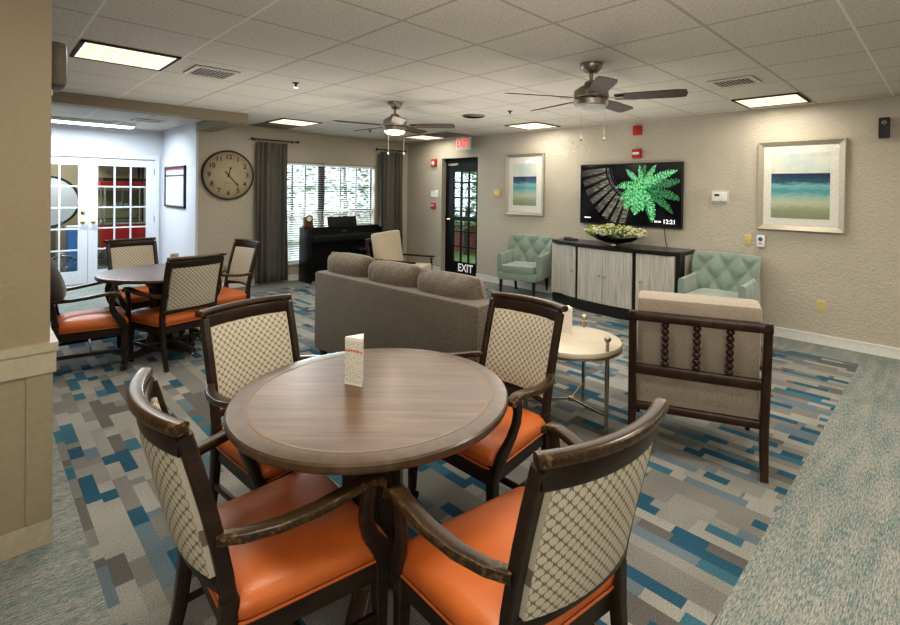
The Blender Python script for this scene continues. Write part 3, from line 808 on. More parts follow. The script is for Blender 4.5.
for i in range(60):
    a = i*PI/30; r0, r1 = .330, (.345 if i % 5 else .350); wv = .0012
    ca, sa = math.cos(a), math.sin(a)
    tk.poly([(r0*ca-wv*sa, -.0286, r0*sa+wv*ca), (r1*ca-wv*sa, -.0286, r1*sa+wv*ca), (r1*ca+wv*sa, -.0286, r1*sa-wv*ca), (r0*ca+wv*sa, -.0286, r0*sa-wv*ca)])
tk.build('minute_ticks', M_ink, clk, smooth=False)
def hand(a, r0, r1, w_, y, nm):
    ca, sa = math.cos(a), math.sin(a)
    poly = [(-r0, w_), (-r0*.4, w_*.6), (r1*.7, w_*.55), (r1*.78, w_*1.5), (r1, 0), (r1*.78, -w_*1.5), (r1*.7, -w_*.55), (-r0*.4, -w_*.6), (-r0, -w_)]
    MB().rings([[(p*ca-q*sa, yy, p*sa+q*ca) for p, q in poly] for yy in (y, y-.002)]).build(nm, M_ink, clk, smooth=False)
hand(math.radians(90-138), .075, .235, .009, -.034, 'minute_hand'); hand(math.radians(90-14), .03, .135, .011, -.031, 'hour_hand')
MB().lathe([(.012, -.028), (.012, -.037), (.004, -.040)], n=14, axis='Y').build('hub', M_ink, clk)

def curtain(x0, x1, lab, grp='grey drapes beside the window'):
    m = MB(); n = 70; cols = []
    ph = x0*3
    for zi in range(15):
        tz = zi/14; z = 2.28-(2.28-.035)*tz
        row = []
        for i in range(n+1):
            s = i/n
            flare = 1+.06*tz
            x = (x0+x1)/2+(s-.5)*(x1-x0)*flare
            amp = .022+.022*min(1, tz*1.6)
            y = YW-.095+amp*(.6+.5*math.sin(s*9+ph*2))*math.sin(s*2*PI*6+1.3*math.sin(s*7)+ph+.5*math.sin(tz*3+s*4))+.010*math.sin(s*31+tz*5)
            row.append((x, y, z))
        cols.append(row)
    rs = [[m.bm.verts.new(p) for p in r] for r in cols]
    for a, b_ in zip(rs, rs[1:]):
        for i in range(n): m.bm.faces.new((a[i], a[i+1], b_[i+1], b_[i]))
    cu = empty('curtain', ((x0+x1)/2, YW-.095, 0), 0, lab, 'curtain', grp)
    o = m.build('drape', M_curtain, cu); o.location = (-(x0+x1)/2, -(YW-.095), 0)
    md = o.modifiers.new('solid', 'SOLIDIFY'); md.thickness = .004
    return cu
curtain(3.10, 3.59, 'long dark grey curtain between the clock and the window')
curtain(5.42, 5.95, 'long dark grey curtain between the window and the room corner')
def rod(x0, x1, c0, c1, lab):
    t = empty('curtain_rod', ((x0+x1)/2, YW-.095, 2.325), 0, lab, 'curtain rod', 'curtain rods')
    h = (x1-x0)/2; cxm = (x0+x1)/2
    MB().tube([(-h, 0, 0), (h, 0, 0)], .009, 10).build('rod', M_dframe, t)
    for s in (-1, 1):
        MB().ball((s*(h+.015), 0, 0), .022, 2).build('finial', M_dframe, t)
        MB().tube([(s*(h-.05), 0, 0), (s*(h-.05), .095, 0)], .006, 8).lathe([(.02, .09), (.02, .095)], (s*(h-.05), 0, 0), 12, 'Y').build('bracket', M_dframe, t)
    for k in range(8):
        x = c0+(c1-c0)*(k+.5)/8-cxm
        pts = [(x+.002*math.sin(a), .018*math.sin(a), -.012+.020*math.cos(a)) for a in [i*PI/5 for i in range(11)]]
        MB().tube(pts, .002, 5).build('ring', M_dframe, t)
rod(3.04, 3.76, 3.10, 3.63, 'short dark curtain rod with ball ends over the left curtain')
rod(5.36, 6.00, 5.42, 5.95, 'short dark curtain rod with ball ends over the corner curtain')

# poster in alcove
t = empty('framed_poster', (XA-.012, 8.96, 1.552), 0, 'tall black framed notice poster on the white alcove wall', 'poster')
pf = MB(); hw, hh = .555, .33
for s in (-1, 1):
    pf.b2(-.03, 0, s*hw-(.035 if s > 0 else 0), s*hw+(.035 if s < 0 else 0), -hh, hh); pf.b2(-.03, 0, -hw, hw, s*hh-(.03 if s > 0 else 0), s*hh+(.03 if s < 0 else 0))
pf.build('frame', M_blackm, t, smooth=False)
m, nt, b = newmat('poster_print'); v = objco(nt); s = N(nt, 'ShaderNodeSeparateXYZ'); L(nt, v, s.inputs[0])
ln = M(nt, 'GREATER_THAN', M(nt, 'FRACT', M(nt, 'MULTIPLY', s.outputs[2], 45)), .6)
rt = M(nt, 'LESS_THAN', s.outputs[1], -.0)
low = M(nt, 'LESS_THAN', s.outputs[2], .16)
c = mix(nt, M(nt, 'MULTIPLY', M(nt, 'MULTIPLY', ln, rt), low), (.66, .69, .80), (.38, .38, .44))
c = mix(nt, M(nt, 'GREATER_THAN', s.outputs[2], .265), c, (.35, .10, .10))
c = mix(nt, M(nt, 'MULTIPLY', M(nt, 'GREATER_THAN', s.outputs[2], .165), M(nt, 'LESS_THAN', s.outputs[2], .195)), c, (.06, .06, .14))
L(nt, c, b.inputs['Base Color'])
MB().b2(-.015, -.012, -hw+.03, hw-.03, -hh+.025, hh-.025).build('print', m, t, smooth=False)

# piano ------------------------------------------------------------------
pn = empty('upright_piano', (4.52, 7.70, 0), 0, 'black upright digital piano standing under the window', 'piano')
W2 = .715
for s in (-1, 1):
    MB().b2(s*W2-(.035 if s > 0 else 0), s*W2+(.035 if s < 0 else 0), -.24, .14, 0, .90, .004).build('side_panel', M_piano, pn)
MB().b2(-W2, W2, -.10, .145, .885, .905, .004).build('lid', M_piano, pn)
MB().b2(-W2+.035, W2-.035, -.26, .10, .66, .78, .02).build('keybed', M_piano, pn)
MB().b2(-W2+.035, W2-.035, -.08, .12, .78, .885).build('fascia', M_piano, pn, smooth=False)
MB().b2(-W2+.035, W2-.035, .10, .125, .08, .78).build('back_board', M_piano, pn, smooth=False)
MB().b2(-W2+.035, W2-.035, -.03, .0, .0, .12).build('pedal_rail', M_piano, pn, smooth=False)
for k in (-1, 0, 1): MB().b2(.06*k-.012, .06*k+.012, -.10, -.02, .045, .055, .003).build('pedal', M_brass, pn)
MB().box((.02, .02, .985), (.56, .02, .17), rx=-.25, bevel=.006).build('music_stand', M_piano, pn)
MB().b2(-.05, .05, -.083, -.08, .82, .83).build('badge', M_nickel, pn, smooth=False)
bn = empty('piano_bench', (4.82, 7.28, 0), 0, 'black piano bench pushed in front of the piano', 'bench')
MB().b2(-.30, .30, -.16, .16, .50, .555, .012).build('seat', M_piano, bn)
for sx in (-1, 1):
    for sy in (-1, 1): MB().b2(sx*.27-.02, sx*.27+.02, sy*.13-.02, sy*.13+.02, 0, .50).build('leg', M_piano, bn, smooth=False)
mc = empty('mantel_clock', (3.90, 7.72, .905), 0, 'small arched brown mantel clock on top of the piano', 'clock')
M_mah = wood('mahogany', (.06, .02, .01), (.16, .06, .03), .3)
MB().b2(-.085, .085, -.045, .045, 0, .035, .004).build('base', M_mah, mc)
arch = [(-.068, .035), (.068, .035), (.068, .14)]+[(.068*math.cos(a), .14+.068*math.sin(a)) for a in [i*PI/10 for i in range(1, 10)]]+[(-.068, .14)]
MB().rings([[(x, y, z) for x, z in arch] for y in (-.035, .035)]).build('case', M_mah, mc, smooth=False)
MB().lathe([(.052, -.036), (.050, -.040), (.044, -.040)], (0, 0, .142), 24, 'Y').build('dial', M_brass, mc)
MB().lathe([(.040, -.040), (.040, -.0415)], (0, 0, .142), 24, 'Y').build('dial_face', M_mat, mc, smooth=False)

# ------------------------------------------------------------------ CONSOLE + things on it
cs = empty('console_cabinet', (XT, 3.165, 0), 0, 'long black bow-front console cabinet with silver ribbed doors below the television', 'cabinet')
BK = -.025
def front(y):   # x of the front at local y
    u = (y)/.935
    return -.415+.065*u-.185*(1-abs(u)**2.2)
def bowpoly(a, b_, off=0, n=18, back=BK):
    ys = [a+(b_-a)*i/n for i in range(n+1)]
    return [(front(y)-off, y) for y in ys]+[(back, b_), (back, a)]
HB = .935
MB().prism(bowpoly(-HB, HB, .015), .835, .872).build('top', M_black, cs, smooth=False)
MB().prism(bowpoly(-HB+.01, HB-.01, 0.0), 0.0, .115).build('plinth', M_black, cs, smooth=False)
MB().prism(bowpoly(-HB+.01, HB-.01, -.03), .115, .835).build('carcass', M_black, cs, smooth=False)
m, nt, b = newmat('silver_ribbed_door'); v = objco(nt); s = N(nt, 'ShaderNodeSeparateXYZ'); L(nt, v, s.inputs[0])
n = noise(nt, 1, 3, objco(nt, (1, 60, 3)))
L(nt, ramp(nt, n, [(.3, (.36, .345, .30)), (.7, (.56, .53, .47))]), b.inputs['Base Color']); b.inputs['Metallic'].default_value = .1; b.inputs['Roughness'].default_value = .42
bump(nt, b, M(nt, 'SINE', M(nt, 'MULTIPLY', s.outputs[1], 2*PI/.018)), .6, .004)
M_ribbed = m
def door(a, b_, ky):
    d = MB().prism(bowpoly(a, b_, -.012, 10, front((a+b_)/2)+.04), .135, .822).build('door', M_ribbed, cs, smooth=False)
    MB().lathe([(.006, 0), (.006, -.015), (.013, -.022), (.012, -.03), (.004, -.034)], (front(ky)+.012, ky, .49), 12, 'X').build('knob', M_pewter, d)
door(.445, .895, .50); door(.003, .395, .04); door(-.395, -.003, -.04); door(-.880, -.445, -.50)
MB().b2(-.33, -.06, -HB+.004, -HB+.009, .14, .82).build('side_panel', M_ribbed, cs, smooth=False)
MB().b2(-.33, -.06, HB-.009, HB-.004, .14, .82).build('side_panel', M_ribbed, cs, smooth=False)
# bowl of flowers
bw = empty('flower_bowl', (5.83, 3.15, .872), 0, 'long black boat-shaped bowl on the console under the television', 'bowl')
def boat(rs, thick=0):
    out = []
    for (a, b_, z0, lift) in rs:
        out.append([(b_*math.cos(t), a*math.sin(t), z0+lift*abs(math.sin(t))**2.5) for t in [2*PI*i/40 for i in range(40)]])
    return out
MB().rings(boat([(.09, .05, .022, 0), (.24, .10, .045, .01), (.38, .14, .085, .05), (.375, .135, .087, .05), (.23, .09, .055, .01), (.09, .045, .035, 0)])).build('bowl', M_black, bw)
MB().lathe([(.075, 0), (.072, .008), (.04, .016), (.05, .026)], n=24).build('foot', M_pewter, bw)
fc = [plain('cream_bloom', (.60, .56, .36), .8), plain('green_bloom', (.19, .25, .045), .8), plain('ivory_bloom', (.60, .58, .46), .8), plain('lime_bloom', (.33, .36, .09), .8)]
flab = [('cream green flower head at the left end of the bowl', 1), ('olive green flower head second from the left in the bowl', 3), ('green flower head in the back row left of centre', 1), ('ivory white flower head in the front left of the bowl', 2), ('lime flower head in the middle of the bowl', 3), ('olive green flower head in the front middle of the bowl', 1),
        ('pale green flower head in the back row right of centre', 3), ('dark green flower head right of the middle', 1), ('white flower head in the back right of the bowl', 2), ('cream flower head near the right end of the bowl', 0), ('ivory flower head at the rightmost end of the bowl', 2)]
fpos = [(.0, .30, .135), (-.05, .23, .135), (.05, .18, .15), (-.06, .12, .14), (.02, .06, .165), (-.06, .0, .14), (.05, -.05, .16), (-.04, -.11, .15), (.05, -.17, .15), (-.04, -.22, .135), (0, -.30, .13)]
rf = random.Random(11)
for (lab, ci), (fx, fy, fz) in zip(flab, fpos):
    t = empty('hydrangea_head', (5.83+fx, 3.15+fy*1.15, .872+fz*1.12+.01), 0, lab, 'flower', 'flower heads in the bowl')
    mm = MB(); m3 = MB()
    m3.ball((0, 0, 0), .066, 1)
    for k in range(46):
        zc = 1-1.5*rf.random(); a = rf.random()*2*PI; rr = math.sqrt(max(0, 1-zc*zc)); r_ = .084
        p = (r_*rr*math.cos(a), r_*rr*math.sin(a), r_*zc*.85)
        (mm if k % 3 else m3).ball(p, .016+.005*rf.random(), 1, (1, 1, .8))
    mm.ball((0, 0, -.005), .070, 1)
    mm.build('petals', fc[ci], t); m3.build('accent_petals', fc[(ci+1) % 4], t)
# small dark object
t = empty('remote_control', (5.90, 3.86, .872), .5, 'black remote control lying on the left end of the console', 'remote control')
MB().b2(-.025, .025, -.10, .10, 0, .022, .006).build('body', M_blackm, t)
MB().b2(-.012, .012, -.07, .05, .022, .025, .001).build('buttons', M_grey, t, smooth=False)
t = empty('media_player', (5.96, 3.95, .872), .2, 'small black media box at the left end of the console behind the remote', 'media box')
MB().b2(-.04, .04, -.05, .05, 0, .03, .006).build('case', M_blackm, t)
MB().lathe([(.006, -.041), (.004, -.043)], (0, 0, .015), 8, 'X').build('indicator', M_grey, t)

# ------------------------------------------------------------------ DINING CHAIRS
def outline(xr, xf, yr, yf, inset=0, rad=.05, n=5):
    """trapezoid outline with rounded corners; xr rear x, xf front x"""
    pts = [(xr+inset, -yr+inset), (xf-inset, -yf+inset), (xf-inset, yf-inset), (xr+inset, yr-inset)]
    out = []; r = max(.008, rad)
    for i, p in enumerate(pts):
        p = Vector(p); a = Vector(pts[i-1]); c = Vector(pts[(i+1) % 4])
        d0 = (a-p).normalized(); d1 = (c-p).normalized()
        s, e = p+d0*r, p+d1*r
        for k in range(n+1):
            t_ = k/n
            out.append(((1-t_)**2*s+2*t_*(1-t_)*p+t_*t_*e)[:])
    return out
def bx(z):      # x of the back at height z
    t_ = (z-.44)/.53
    return -.235-.125*max(0, t_)**1.25
def dining_chair(name, label):
    t = empty(name, (0, 0, 0), 0, label, 'chair', 'orange seated dining armchairs')
    # seat
    s = MB(); rs = []
    for z, ins in ((.415, .004), (.43, -.004), (.455, -.008), (.475, .004), (.490, .03), (.500, .07), (.506, .12), (.509, .17)):
        rs.append([(x, y, z-.045) for x, y in outline(-.235, .232, .235, .285, ins, max(.012, .06-ins*.2))])
    s.rings(rs); s.build('seat', M_leather, t, angle=80)
    pp = [(x, y, .373) for x, y in outline(-.235, .232, .235, .285, -.003, .06)]; pp.append(pp[0]); pp.append(pp[1])
    MB().tube(pp, .0045, 6).build('piping', M_piping, t)
    fr = MB()
    fo = outline(-.23, .229, .225, .278, .0, .02, 2); fi = outline(-.23, .229, .225, .278, .03, .02, 2)
    fr.rings([[(x, y, .300) for x, y in fo], [(x, y, .368) for x, y in fo], [(x, y, .368) for x, y in fi], [(x, y, .300) for x, y in fi], [(x, y, .300) for x, y in fo]], cap=False)
    fr.build('seat_frame', M_dark, t, smooth=False)
    for sd in (-1, 1):
        fl = MB().sweep([(.205, sd*.262, .385), (.206, sd*.262, .27), (.208, sd*.266, .055)], [(.050, .050), (.046, .046), (.034, .034)], up=(1, 0, 0), n=8, p=6).build('leg', M_dark, t)
        cb = MB().tube([(.208, sd*.266, .02), (.208, sd*.266, .058)], .010, 8)
        for w_ in (-1, 1): cb.lathe([(.012, w_*.012-.007), (.024, w_*.012-.006), (.024, w_*.012+.006), (.012, w_*.012+.007)], (.203, sd*.266, .024), 14, 'Y')
        cb.build('caster', M_blackm, fl)
        MB().sweep([(-.295, sd*.212, 0), (-.258, sd*.218, .16), (-.24, sd*.220, .32), (-.235, sd*.222, .45)], [(.034, .030), (.040, .034), (.046, .038), (.048, .038)], up=(0, 1, 0), n=8, p=6).build('leg', M_dark, t)
        # arm
        z = .655
        pth = [(bx(.63)+.004, sd*.232, .628), (-.21, sd*.268, .632), (-.13, sd*.298, .638), (-.03, sd*.320, .650), (.05, sd*.328, .664), (.105, sd*.329, .672), (.145, sd*.328, .668), (.166, sd*.327, .654), (.168, sd*.327, .640)]
        am = MB().sweep(pth, [(.034, .030), (.040, .030), (.046, .028), (.050, .028), (.050, .027), (.050, .027), (.050, .027), (.050, .024), (.048, .014)], n=12, p=4.5).build('arm', M_arm, t)
        MB().sweep([(.130, sd*.326, .652), (.118, sd*.324, .60), (.120, sd*.318, .55), (.140, sd*.308, .49), (.185, sd*.297, .425), (.211, sd*.285, .36), (.213, sd*.276, .31)], [(.030, .042), (.030, .040), (.030, .042), (.030, .048), (.032, .060), (.034, .052), (.03, .04)], up=(1, 0, .3), n=8, p=5).build('arm_support', M_dark, am)
        MB().sweep([(-.258, sd*.219, .175), (.205, sd*.263, .175)], (.020, .030), n=8, p=6).build('stretcher', M_dark, t)
    MB().sweep([(-.01, -.236, .175), (-.01, .236, .175)], (.020, .028), n=8, p=6).build('stretcher', M_dark, t)
    # back posts and rails
    def arcx(y, z, depth=.052): return bx(z)-depth*(1-(y/.24)**2)
    bf = MB()
    for sd in (-1, 1):
        bf.sweep([(bx(z)+.0, sd*(.222+.004*(z-.44)/.5), z) for z in (.44, .52, .60, .70, .80, .88, .925)], (.040, .034), up=(0, 1, 0), n=8, p=6)
    ys = [-.247+.494*i/16 for i in range(17)]
    bf.sweep([(arcx(y, .905), y, .905) for y in [-.226+.452*i/16 for i in range(17)]], (.030, .068), n=8, p=6)
    bf.sweep([(arcx(y, .498), y, .498+.008*math.cos(y*13)) for y in [-.222+.444*i/16 for i in range(17)]], (.028, .036), n=8, p=6)
    bf.build('back_frame', M_dark, t)
    cap = MB().sweep([(arcx(y, .945)-.006, y, .950) for y in ys], (.044, .032), n=12, p=2.8).build('top_rail', M_arm, t)
    # panel, both faces
    pm = MB(); n = 14; rows = []
    uvl = []
    zs = [.512+(.880-.512)*i/8 for i in range(9)]
    hy = .203
    grid = {}
    for side, off in ((0, .018), (1, -.018)):
        for j, z in enumerate(zs):
            for i in range(n+1):
                y = -hy+2*hy*i/n
                puff = .010*(1-(abs(y)/hy)**6)*(1-(abs((z-.696)/.184))**6)
                x = arcx(y, z)+off+(puff if side == 0 else -puff)
                grid[(side, i, j)] = pm.bm.verts.new((x, y, z))
    uvlay = pm.bm.loops.layers.uv.new('UVMap')
    def addf(k, uvs):
        f = pm.bm.faces.new([grid[q] for q in k])
        for lp, uv in zip(f.loops, uvs): lp[uvlay].uv = uv
    for side in (0, 1):
        for j in range(8):
            for i in range(n):
                k = [(side, i, j), (side, i+1, j), (side, i+1, j+1), (side, i, j+1)]
                uvs = [(-hy+2*hy*q[1]/n, zs[q[2]]) for q in k]
                addf(k, uvs)
    for i in range(n):
        for j in (0, 8): addf([(0, i, j), (0, i+1, j), (1, i+1, j), (1, i, j)], [(-hy+2*hy*i/n, zs[j])]*4)
    for j in range(8):
        for i in (0, n): addf([(0, i, j), (0, i, j+1), (1, i, j+1), (1, i, j)], [(0, zs[j])]*4)
    pm.build('back_panel', M_ogee, t, angle=60)
    return t
ch = dining_chair('dining_chair', 'patterned back dining armchair at front left of the near table, orange seat facing right')
def rad(a): return math.radians(a)
def place(cx_, cy_, deg):   # the given point is the centre of the top rail
    a = rad(deg); return (cx_+.34*math.cos(a), cy_+.34*math.sin(a), 0), a
(ch.location, a) = place(.385, 1.595, -3); ch.rotation_euler = (0, 0, a)
G1 = 'orange seated dining armchairs'
copy_tree(ch, *place(1.118, .632, 82), 'dining armchair at front right of the near table, its patterned back toward the viewer', G1)
copy_tree(ch, *place(.98, 2.55, -80), 'dining armchair behind the near table at left, between table and sofa', G1)
copy_tree(ch, *place(2.085, 1.655, 181), 'dining armchair on the right of the near table, beside the round side table', G1)
copy_tree(ch, *place(.365, 5.29, -6), 'dining armchair at the far table beside the tan column, seen side on', G1)
copy_tree(ch, *place(1.22, 6.52, -80), 'dining armchair at the far table in front of the french doors', G1)
copy_tree(ch, *place(1.34, 4.68, 103), 'dining armchair at the far table with its back toward the near table', G1)
copy_tree(ch, *place(2.11, 5.62, 189), 'dining armchair at the far table in front of the clock wall', G1)
# jacket on the far-left chair
jk = MB(); 
pts = []
for j, z in enumerate([.985, .975, .94, .88, .80, .72, .66, .63]):
    row = []
    hx = [.02, .05, .075, .09, .10, .10, .095, .08][j]
    for i in range(24):
        a_ = 2*PI*i/24; hw_ = [.19, .235, .262, .27, .268, .262, .255, .24][j]
        cx_ = bx(z)-.025
        row.append((cx_+hx*math.copysign(abs(math.cos(a_))**.8, math.cos(a_))*(1+.08*math.sin(5*a_+j)), hw_*math.copysign(abs(math.sin(a_))**.6, math.sin(a_)), z+.008*math.sin(3*a_+j)))
    pts.append(row)
jl, ja = place(.365, 5.29, -6)
jt = empty('jacket', (jl[0]+.035, jl[1]-.02, 0), ja, 'dark brown jacket hung over the back of the chair beside the column', 'jacket')
jk.rings(pts); jk.build('cloth', fabric('dark_brown_cloth', (.022, .015, .012), 120, .25), jt, angle=70)
MB().sweep([(bx(.9)-.02-.07, -.2, .955), (bx(.9)-.105, 0, .965), (bx(.9)-.09, .2, .955)], (.03, .05), n=8, p=2).build('collar', fabric('dark_collar', (.035, .026, .022), 120, .2), jt)

# ------------------------------------------------------------------ DINING TABLES
def dining_table(cx_, cy_, rz, label):
    t = empty('dining_table', (cx_, cy_, 0), rz, label, 'table', 'round walnut dining tables')
    R = .525
    MB().lathe([(.452, .728), (.452, .7605), (.02, .7605)], n=96).build('tabletop', M_top, t, angle=30)
    MB().lathe([(.460, .7604), (.460, .7612), (.450, .7612), (.450, .7604)], n=96, cap=False).build('inlay', M_inlay, t, smooth=False)
    MB().lathe([(.453, .728), (R-.02, .727), (R-.004, .730), (R, .740), (R-.001, .754), (R-.007, .7600), (R-.010, .7605), (.459, .7606)], n=96, cap=False).build('rim', M_band, t, angle=25)
    MB().lathe([(.30, .70), (.30, .727)], n=40).build('mounting_plate', M_ped, t, smooth=False)
    p = MB().b2(-.085, .085, -.085, .085, .10, .70)
    p.build('pedestal', M_ped, t, smooth=False)
    for k in range(4):
        a = PI/2*k; ca, sa = math.cos(a), math.sin(a)
        # slab brackets on the four sides, flared at top and foot
        pr = [(.085, .10), (.17, .10), (.125, .22), (.112, .34), (.112, .52), (.135, .62), (.20, .70), (.085, .70)]
        MB().rings([[(x*ca-w_*sa, x*sa+w_*ca, z) for x, z in pr] for w_ in (-.035, .035)]).build('pedestal_rib', M_ped, t, smooth=False)
        f = MB().sweep([(.07*ca, .07*sa, .075), (.22*ca, .22*sa, .070), (.36*ca, .36*sa, .050)], [(.075, .08), (.070, .07), (.060, .035)], n=8, p=6).build('foot', M_ped, t)
        MB().lathe([(.022, 0), (.022, .022), (.01, .035)], (.34*ca, .34*sa, 0), 14).build('glide', M_chrome, f)
    return t
dining_table(1.095, 1.610, rad(-46), 'near round walnut table with inlaid rim, orange chairs around it')
dining_table(1.25, 5.29, rad(25), 'far round dining table near the french doors')
# tent cards
def text_mat(name, ink=(.34, .31, .29), red=True):
    m, nt, b = newmat(name); v = objco(nt); s = N(nt, 'ShaderNodeSeparateXYZ'); L(nt, v, s.inputs[0])
    rows = M(nt, 'GREATER_THAN', M(nt, 'FRACT', M(nt, 'MULTIPLY', s.outputs[2], 165)), .45)
    nz = noise(nt, 1, 2, objco(nt, (260, 260, 125)))
    lt = M(nt, 'MULTIPLY', rows, M(nt, 'GREATER_THAN', nz, .47))
    zin = M(nt, 'MULTIPLY', M(nt, 'GREATER_THAN', s.outputs[2], .010), M(nt, 'LESS_THAN', s.outputs[2], .178))
    c = mix(nt, M(nt, 'MULTIPLY', lt, zin), (.70, .67, .58), ink)
    if red:
        rd = M(nt, 'MULTIPLY', M(nt, 'GREATER_THAN', s.outputs[2], .132), M(nt, 'LESS_THAN', s.outputs[2], .142))
        c = mix(nt, M(nt, 'MULTIPLY', rd, M(nt, 'GREATER_THAN', nz, .42)), c, (.55, .15, .08))
    L(nt, c, b.inputs['Base Color']); b.inputs['Roughness'].default_value = .6
    return m
M_card = text_mat('printed_menu_card'); M_card2 = text_mat('printed_pink_card', (.40, .27, .27), False)
def tent(x, y, z, rz, w_, h_, mat, label, mat_top=M_paper):
    t = empty('menu_card', (x, y, z), rz, label, 'menu card')
    d = w_*.87
    tri = [(-d*.36, -w_/2), (-d*.36, w_/2), (d*.55, 0)]
    MB().prism(tri, 0, h_).build('card', mat, t, smooth=False)
    tri2 = [(a*.97, b_*.97) for a, b_ in tri]
    MB().prism(tri2, h_, h_+.001).build('top', mat_top, t, smooth=False)
tent(1.085, 1.715, .7612, rad(-158+180), .085, .19, M_card, 'white triangular printed menu card standing on the near table')
tent(2.94, 1.945, .5455, rad(20), .085, .19, M_card2, 'pale pink printed card standing on the round side table', M_card2)
tent(1.42, 5.62, .7612, rad(30), .08, .11, plain('tan_card', (.42, .33, .25), .7), 'small tan card holder on the far dining table', M_brown)

# ------------------------------------------------------------------ SIDE TABLE
st = empty('side_table', (2.869, 1.857, 0), 0, 'round cream stone side table on thin metal legs with ball finials', 'table')
MB().lathe([(.315, .508), (.328, .512), (.333, .530), (.328, .543), (.31, .5455), (.02, .5455)], n=72).build('tabletop', M_marble, st, angle=50)
MB().lathe([(.328, .498), (.334, .498), (.334, .510), (.326, .510)], n=72).build('band', M_pewter, st)
legs = [(2.797-2.869, 1.548-1.857), (3.171-2.869, 1.949-1.857), (2.64-2.869, 2.07-1.857)]
for x, y in legs:
    lg = MB().sweep([(x, y, 0), (x, y, .40), (x, y, .60)], [(.017, .017), (.024, .024), (.016, .016)], up=(1, 0, 0), n=8, p=6).build('leg', M_pewter, st)
    MB().lathe([(.012, .585), (.018, .590), (.008, .598), (.021, .612), (.024, .622), (.021, .633), (.008, .642)], (x, y, 0), 16).build('finial', M_pewter, lg)
    MB().sweep([(x, y, .13), (0, 0, .13)], (.010, .016), n=6, p=6).build('stretcher', M_pewter, st)
MB().lathe([(.02, .118), (.022, .13), (.02, .142)], n=12).build('stretcher_hub', M_pewter, st)

# ------------------------------------------------------------------ SOFA
sf = empty('sofa', (2.215, 3.165, 0), rad(3.2), 'long taupe three-cushion sofa with its back toward the viewer', 'sofa')
HL = .985
MB().b2(0, .22, -HL, HL, .10, .800, .03).build('back', M_sofa, sf)
MB().b2(.15, .88, -HL+.1, HL-.1, .10, .33, .02).build('base', M_sofa, sf)
for sd in (-1, 1):
    MB().sweep([(.05, sd*(HL-.09), .39), (.45, sd*(HL-.09), .375), (.90, sd*(HL-.09), .355)], [(.18, .58), (.18, .56), (.18, .52)], n=16, p=5).build('arm', M_sofa, sf)
for sx in (.06, .82):
    for sd in (-1, 1): MB().sweep([(sx, sd*(HL-.07), .11), (sx, sd*(HL-.08), 0)], [(.07, .07), (.045, .045)], up=(1, 0, 0), n=8, p=6).build('leg', M_black, sf)
for k in (-1, 0, 1):
    MB().pillow((.52, k*.53, .40), (.20, .52, .70), ry=PI/2, puff=.25, corner=8).build('seat_cushion', M_cush, sf)
    MB().pillow((.215, k*.615+.065, .745+.012*k), (.27, .635, .44), ry=-.22, puff=.6, nn=16, corner=4).build('back_cushion', M_cush, sf)

# ------------------------------------------------------------------ SPOOL ARMCHAIRS
def spool_chair(name, label, fab):
    t = empty(name, (0, 0, 0), 0, label, 'armchair', 'wooden spool armchairs')
    H = .363
    def px_(z): return -.085*max(0, (z-.30)/.55)**1.1
    for sd in (-1, 1):
        MB().sweep([(-.03, sd*(H-.02), 0), (.005, sd*(H-.02), .15), (.005, sd*(H-.02), .30), (px_(.5), sd*(H-.02), .5), (px_(.7), sd*(H-.02), .7), (px_(.86), sd*(H-.022), .865)],
                   [(.034, .038), (.044, .044), (.050, .046), (.044, .044), (.042, .042), (.04, .04)], up=(0, 1, 0), n=8, p=6).build('rear_leg', M_spool, t)
        fl = MB().lathe([(.014, 0), (.020, .05), (.024, .24), (.024, .28)], (.60, sd*(H-.02), 0), 12)
        z = .28
        while z < .55: fl.lathe([(.010, 0), (.021, .012), (.024, .02), (.021, .028), (.010, .04)], (.60, sd*(H-.02), z), 12); z += .04
        fl.build('front_leg', M_spool, t)
        MB().sweep([(px_(.62)+.0, sd*(H-.02), .590), (.30, sd*(H-.012), .588), (.64, sd*(H-.012), .582)], [(.035, .026), (.055, .026), (.062, .028)], n=10, p=5).build('armrest', M_spool, t)
        MB().sweep([(.0, sd*(H-.02), .29), (.60, sd*(H-.02), .29)], (.028, .055), n=8, p=6).build('side_rail', M_spool, t)
    MB().b2(.585, .61, -H+.03, H-.03, .262, .318, .004).build('front_rail', M_spool, t)
    MB().sweep([(px_(.85), -H, .842), (px_(.85), H, .842)], (.036, .054), n=8, p=6).build('top_rail', M_spool, t)
    MB().sweep([(px_(.52), -H+.02, .520), (px_(.52), H-.02, .520)], (.028, .058), n=8, p=6).build('middle_rail', M_spool, t)
    MB().sweep([(.005, -H+.02, .29), (.005, H-.02, .29)], (.030, .045), n=8, p=6).build('seat_rail', M_spool, t)
    for yy in (-.165, 0, .165):
        m = MB(); z0, z1 = .548, .818; n = 7
        for k in range(n):
            za = z0+(z1-z0)*k/n; hgt = (z1-z0)/n
            cx_ = px_(za+hgt/2)
            m.lathe([(.008, 0), (.018, hgt*.22), (.0215, hgt*.5), (.018, hgt*.78), (.008, hgt)], (cx_, yy, za), 14)
        m.build('spindle', M_spool, t)
    # cushions
    MB().box((.32, 0, .40), (.60, .655, .17), bevel=.03).build('seat_cushion', fab, t)
    MB().box((.075, 0, .655), (.15, .645, .60), ry=-.155, bevel=.032).build('back_cushion', fab, t)
    # seat platform fabric seen below the middle rail
    MB().b2(.022, .04, -H+.045, H-.045, .305, .50).build('back_webbing', fab, t, smooth=False)
    return t
sc = spool_chair('spool_armchair', 'beige cushioned armchair with dark spool spindles, back toward the viewer beside side table', M_beige)
sc.location = (2.872, 1.032, 0); sc.rotation_euler = (0, 0, rad(22.5))
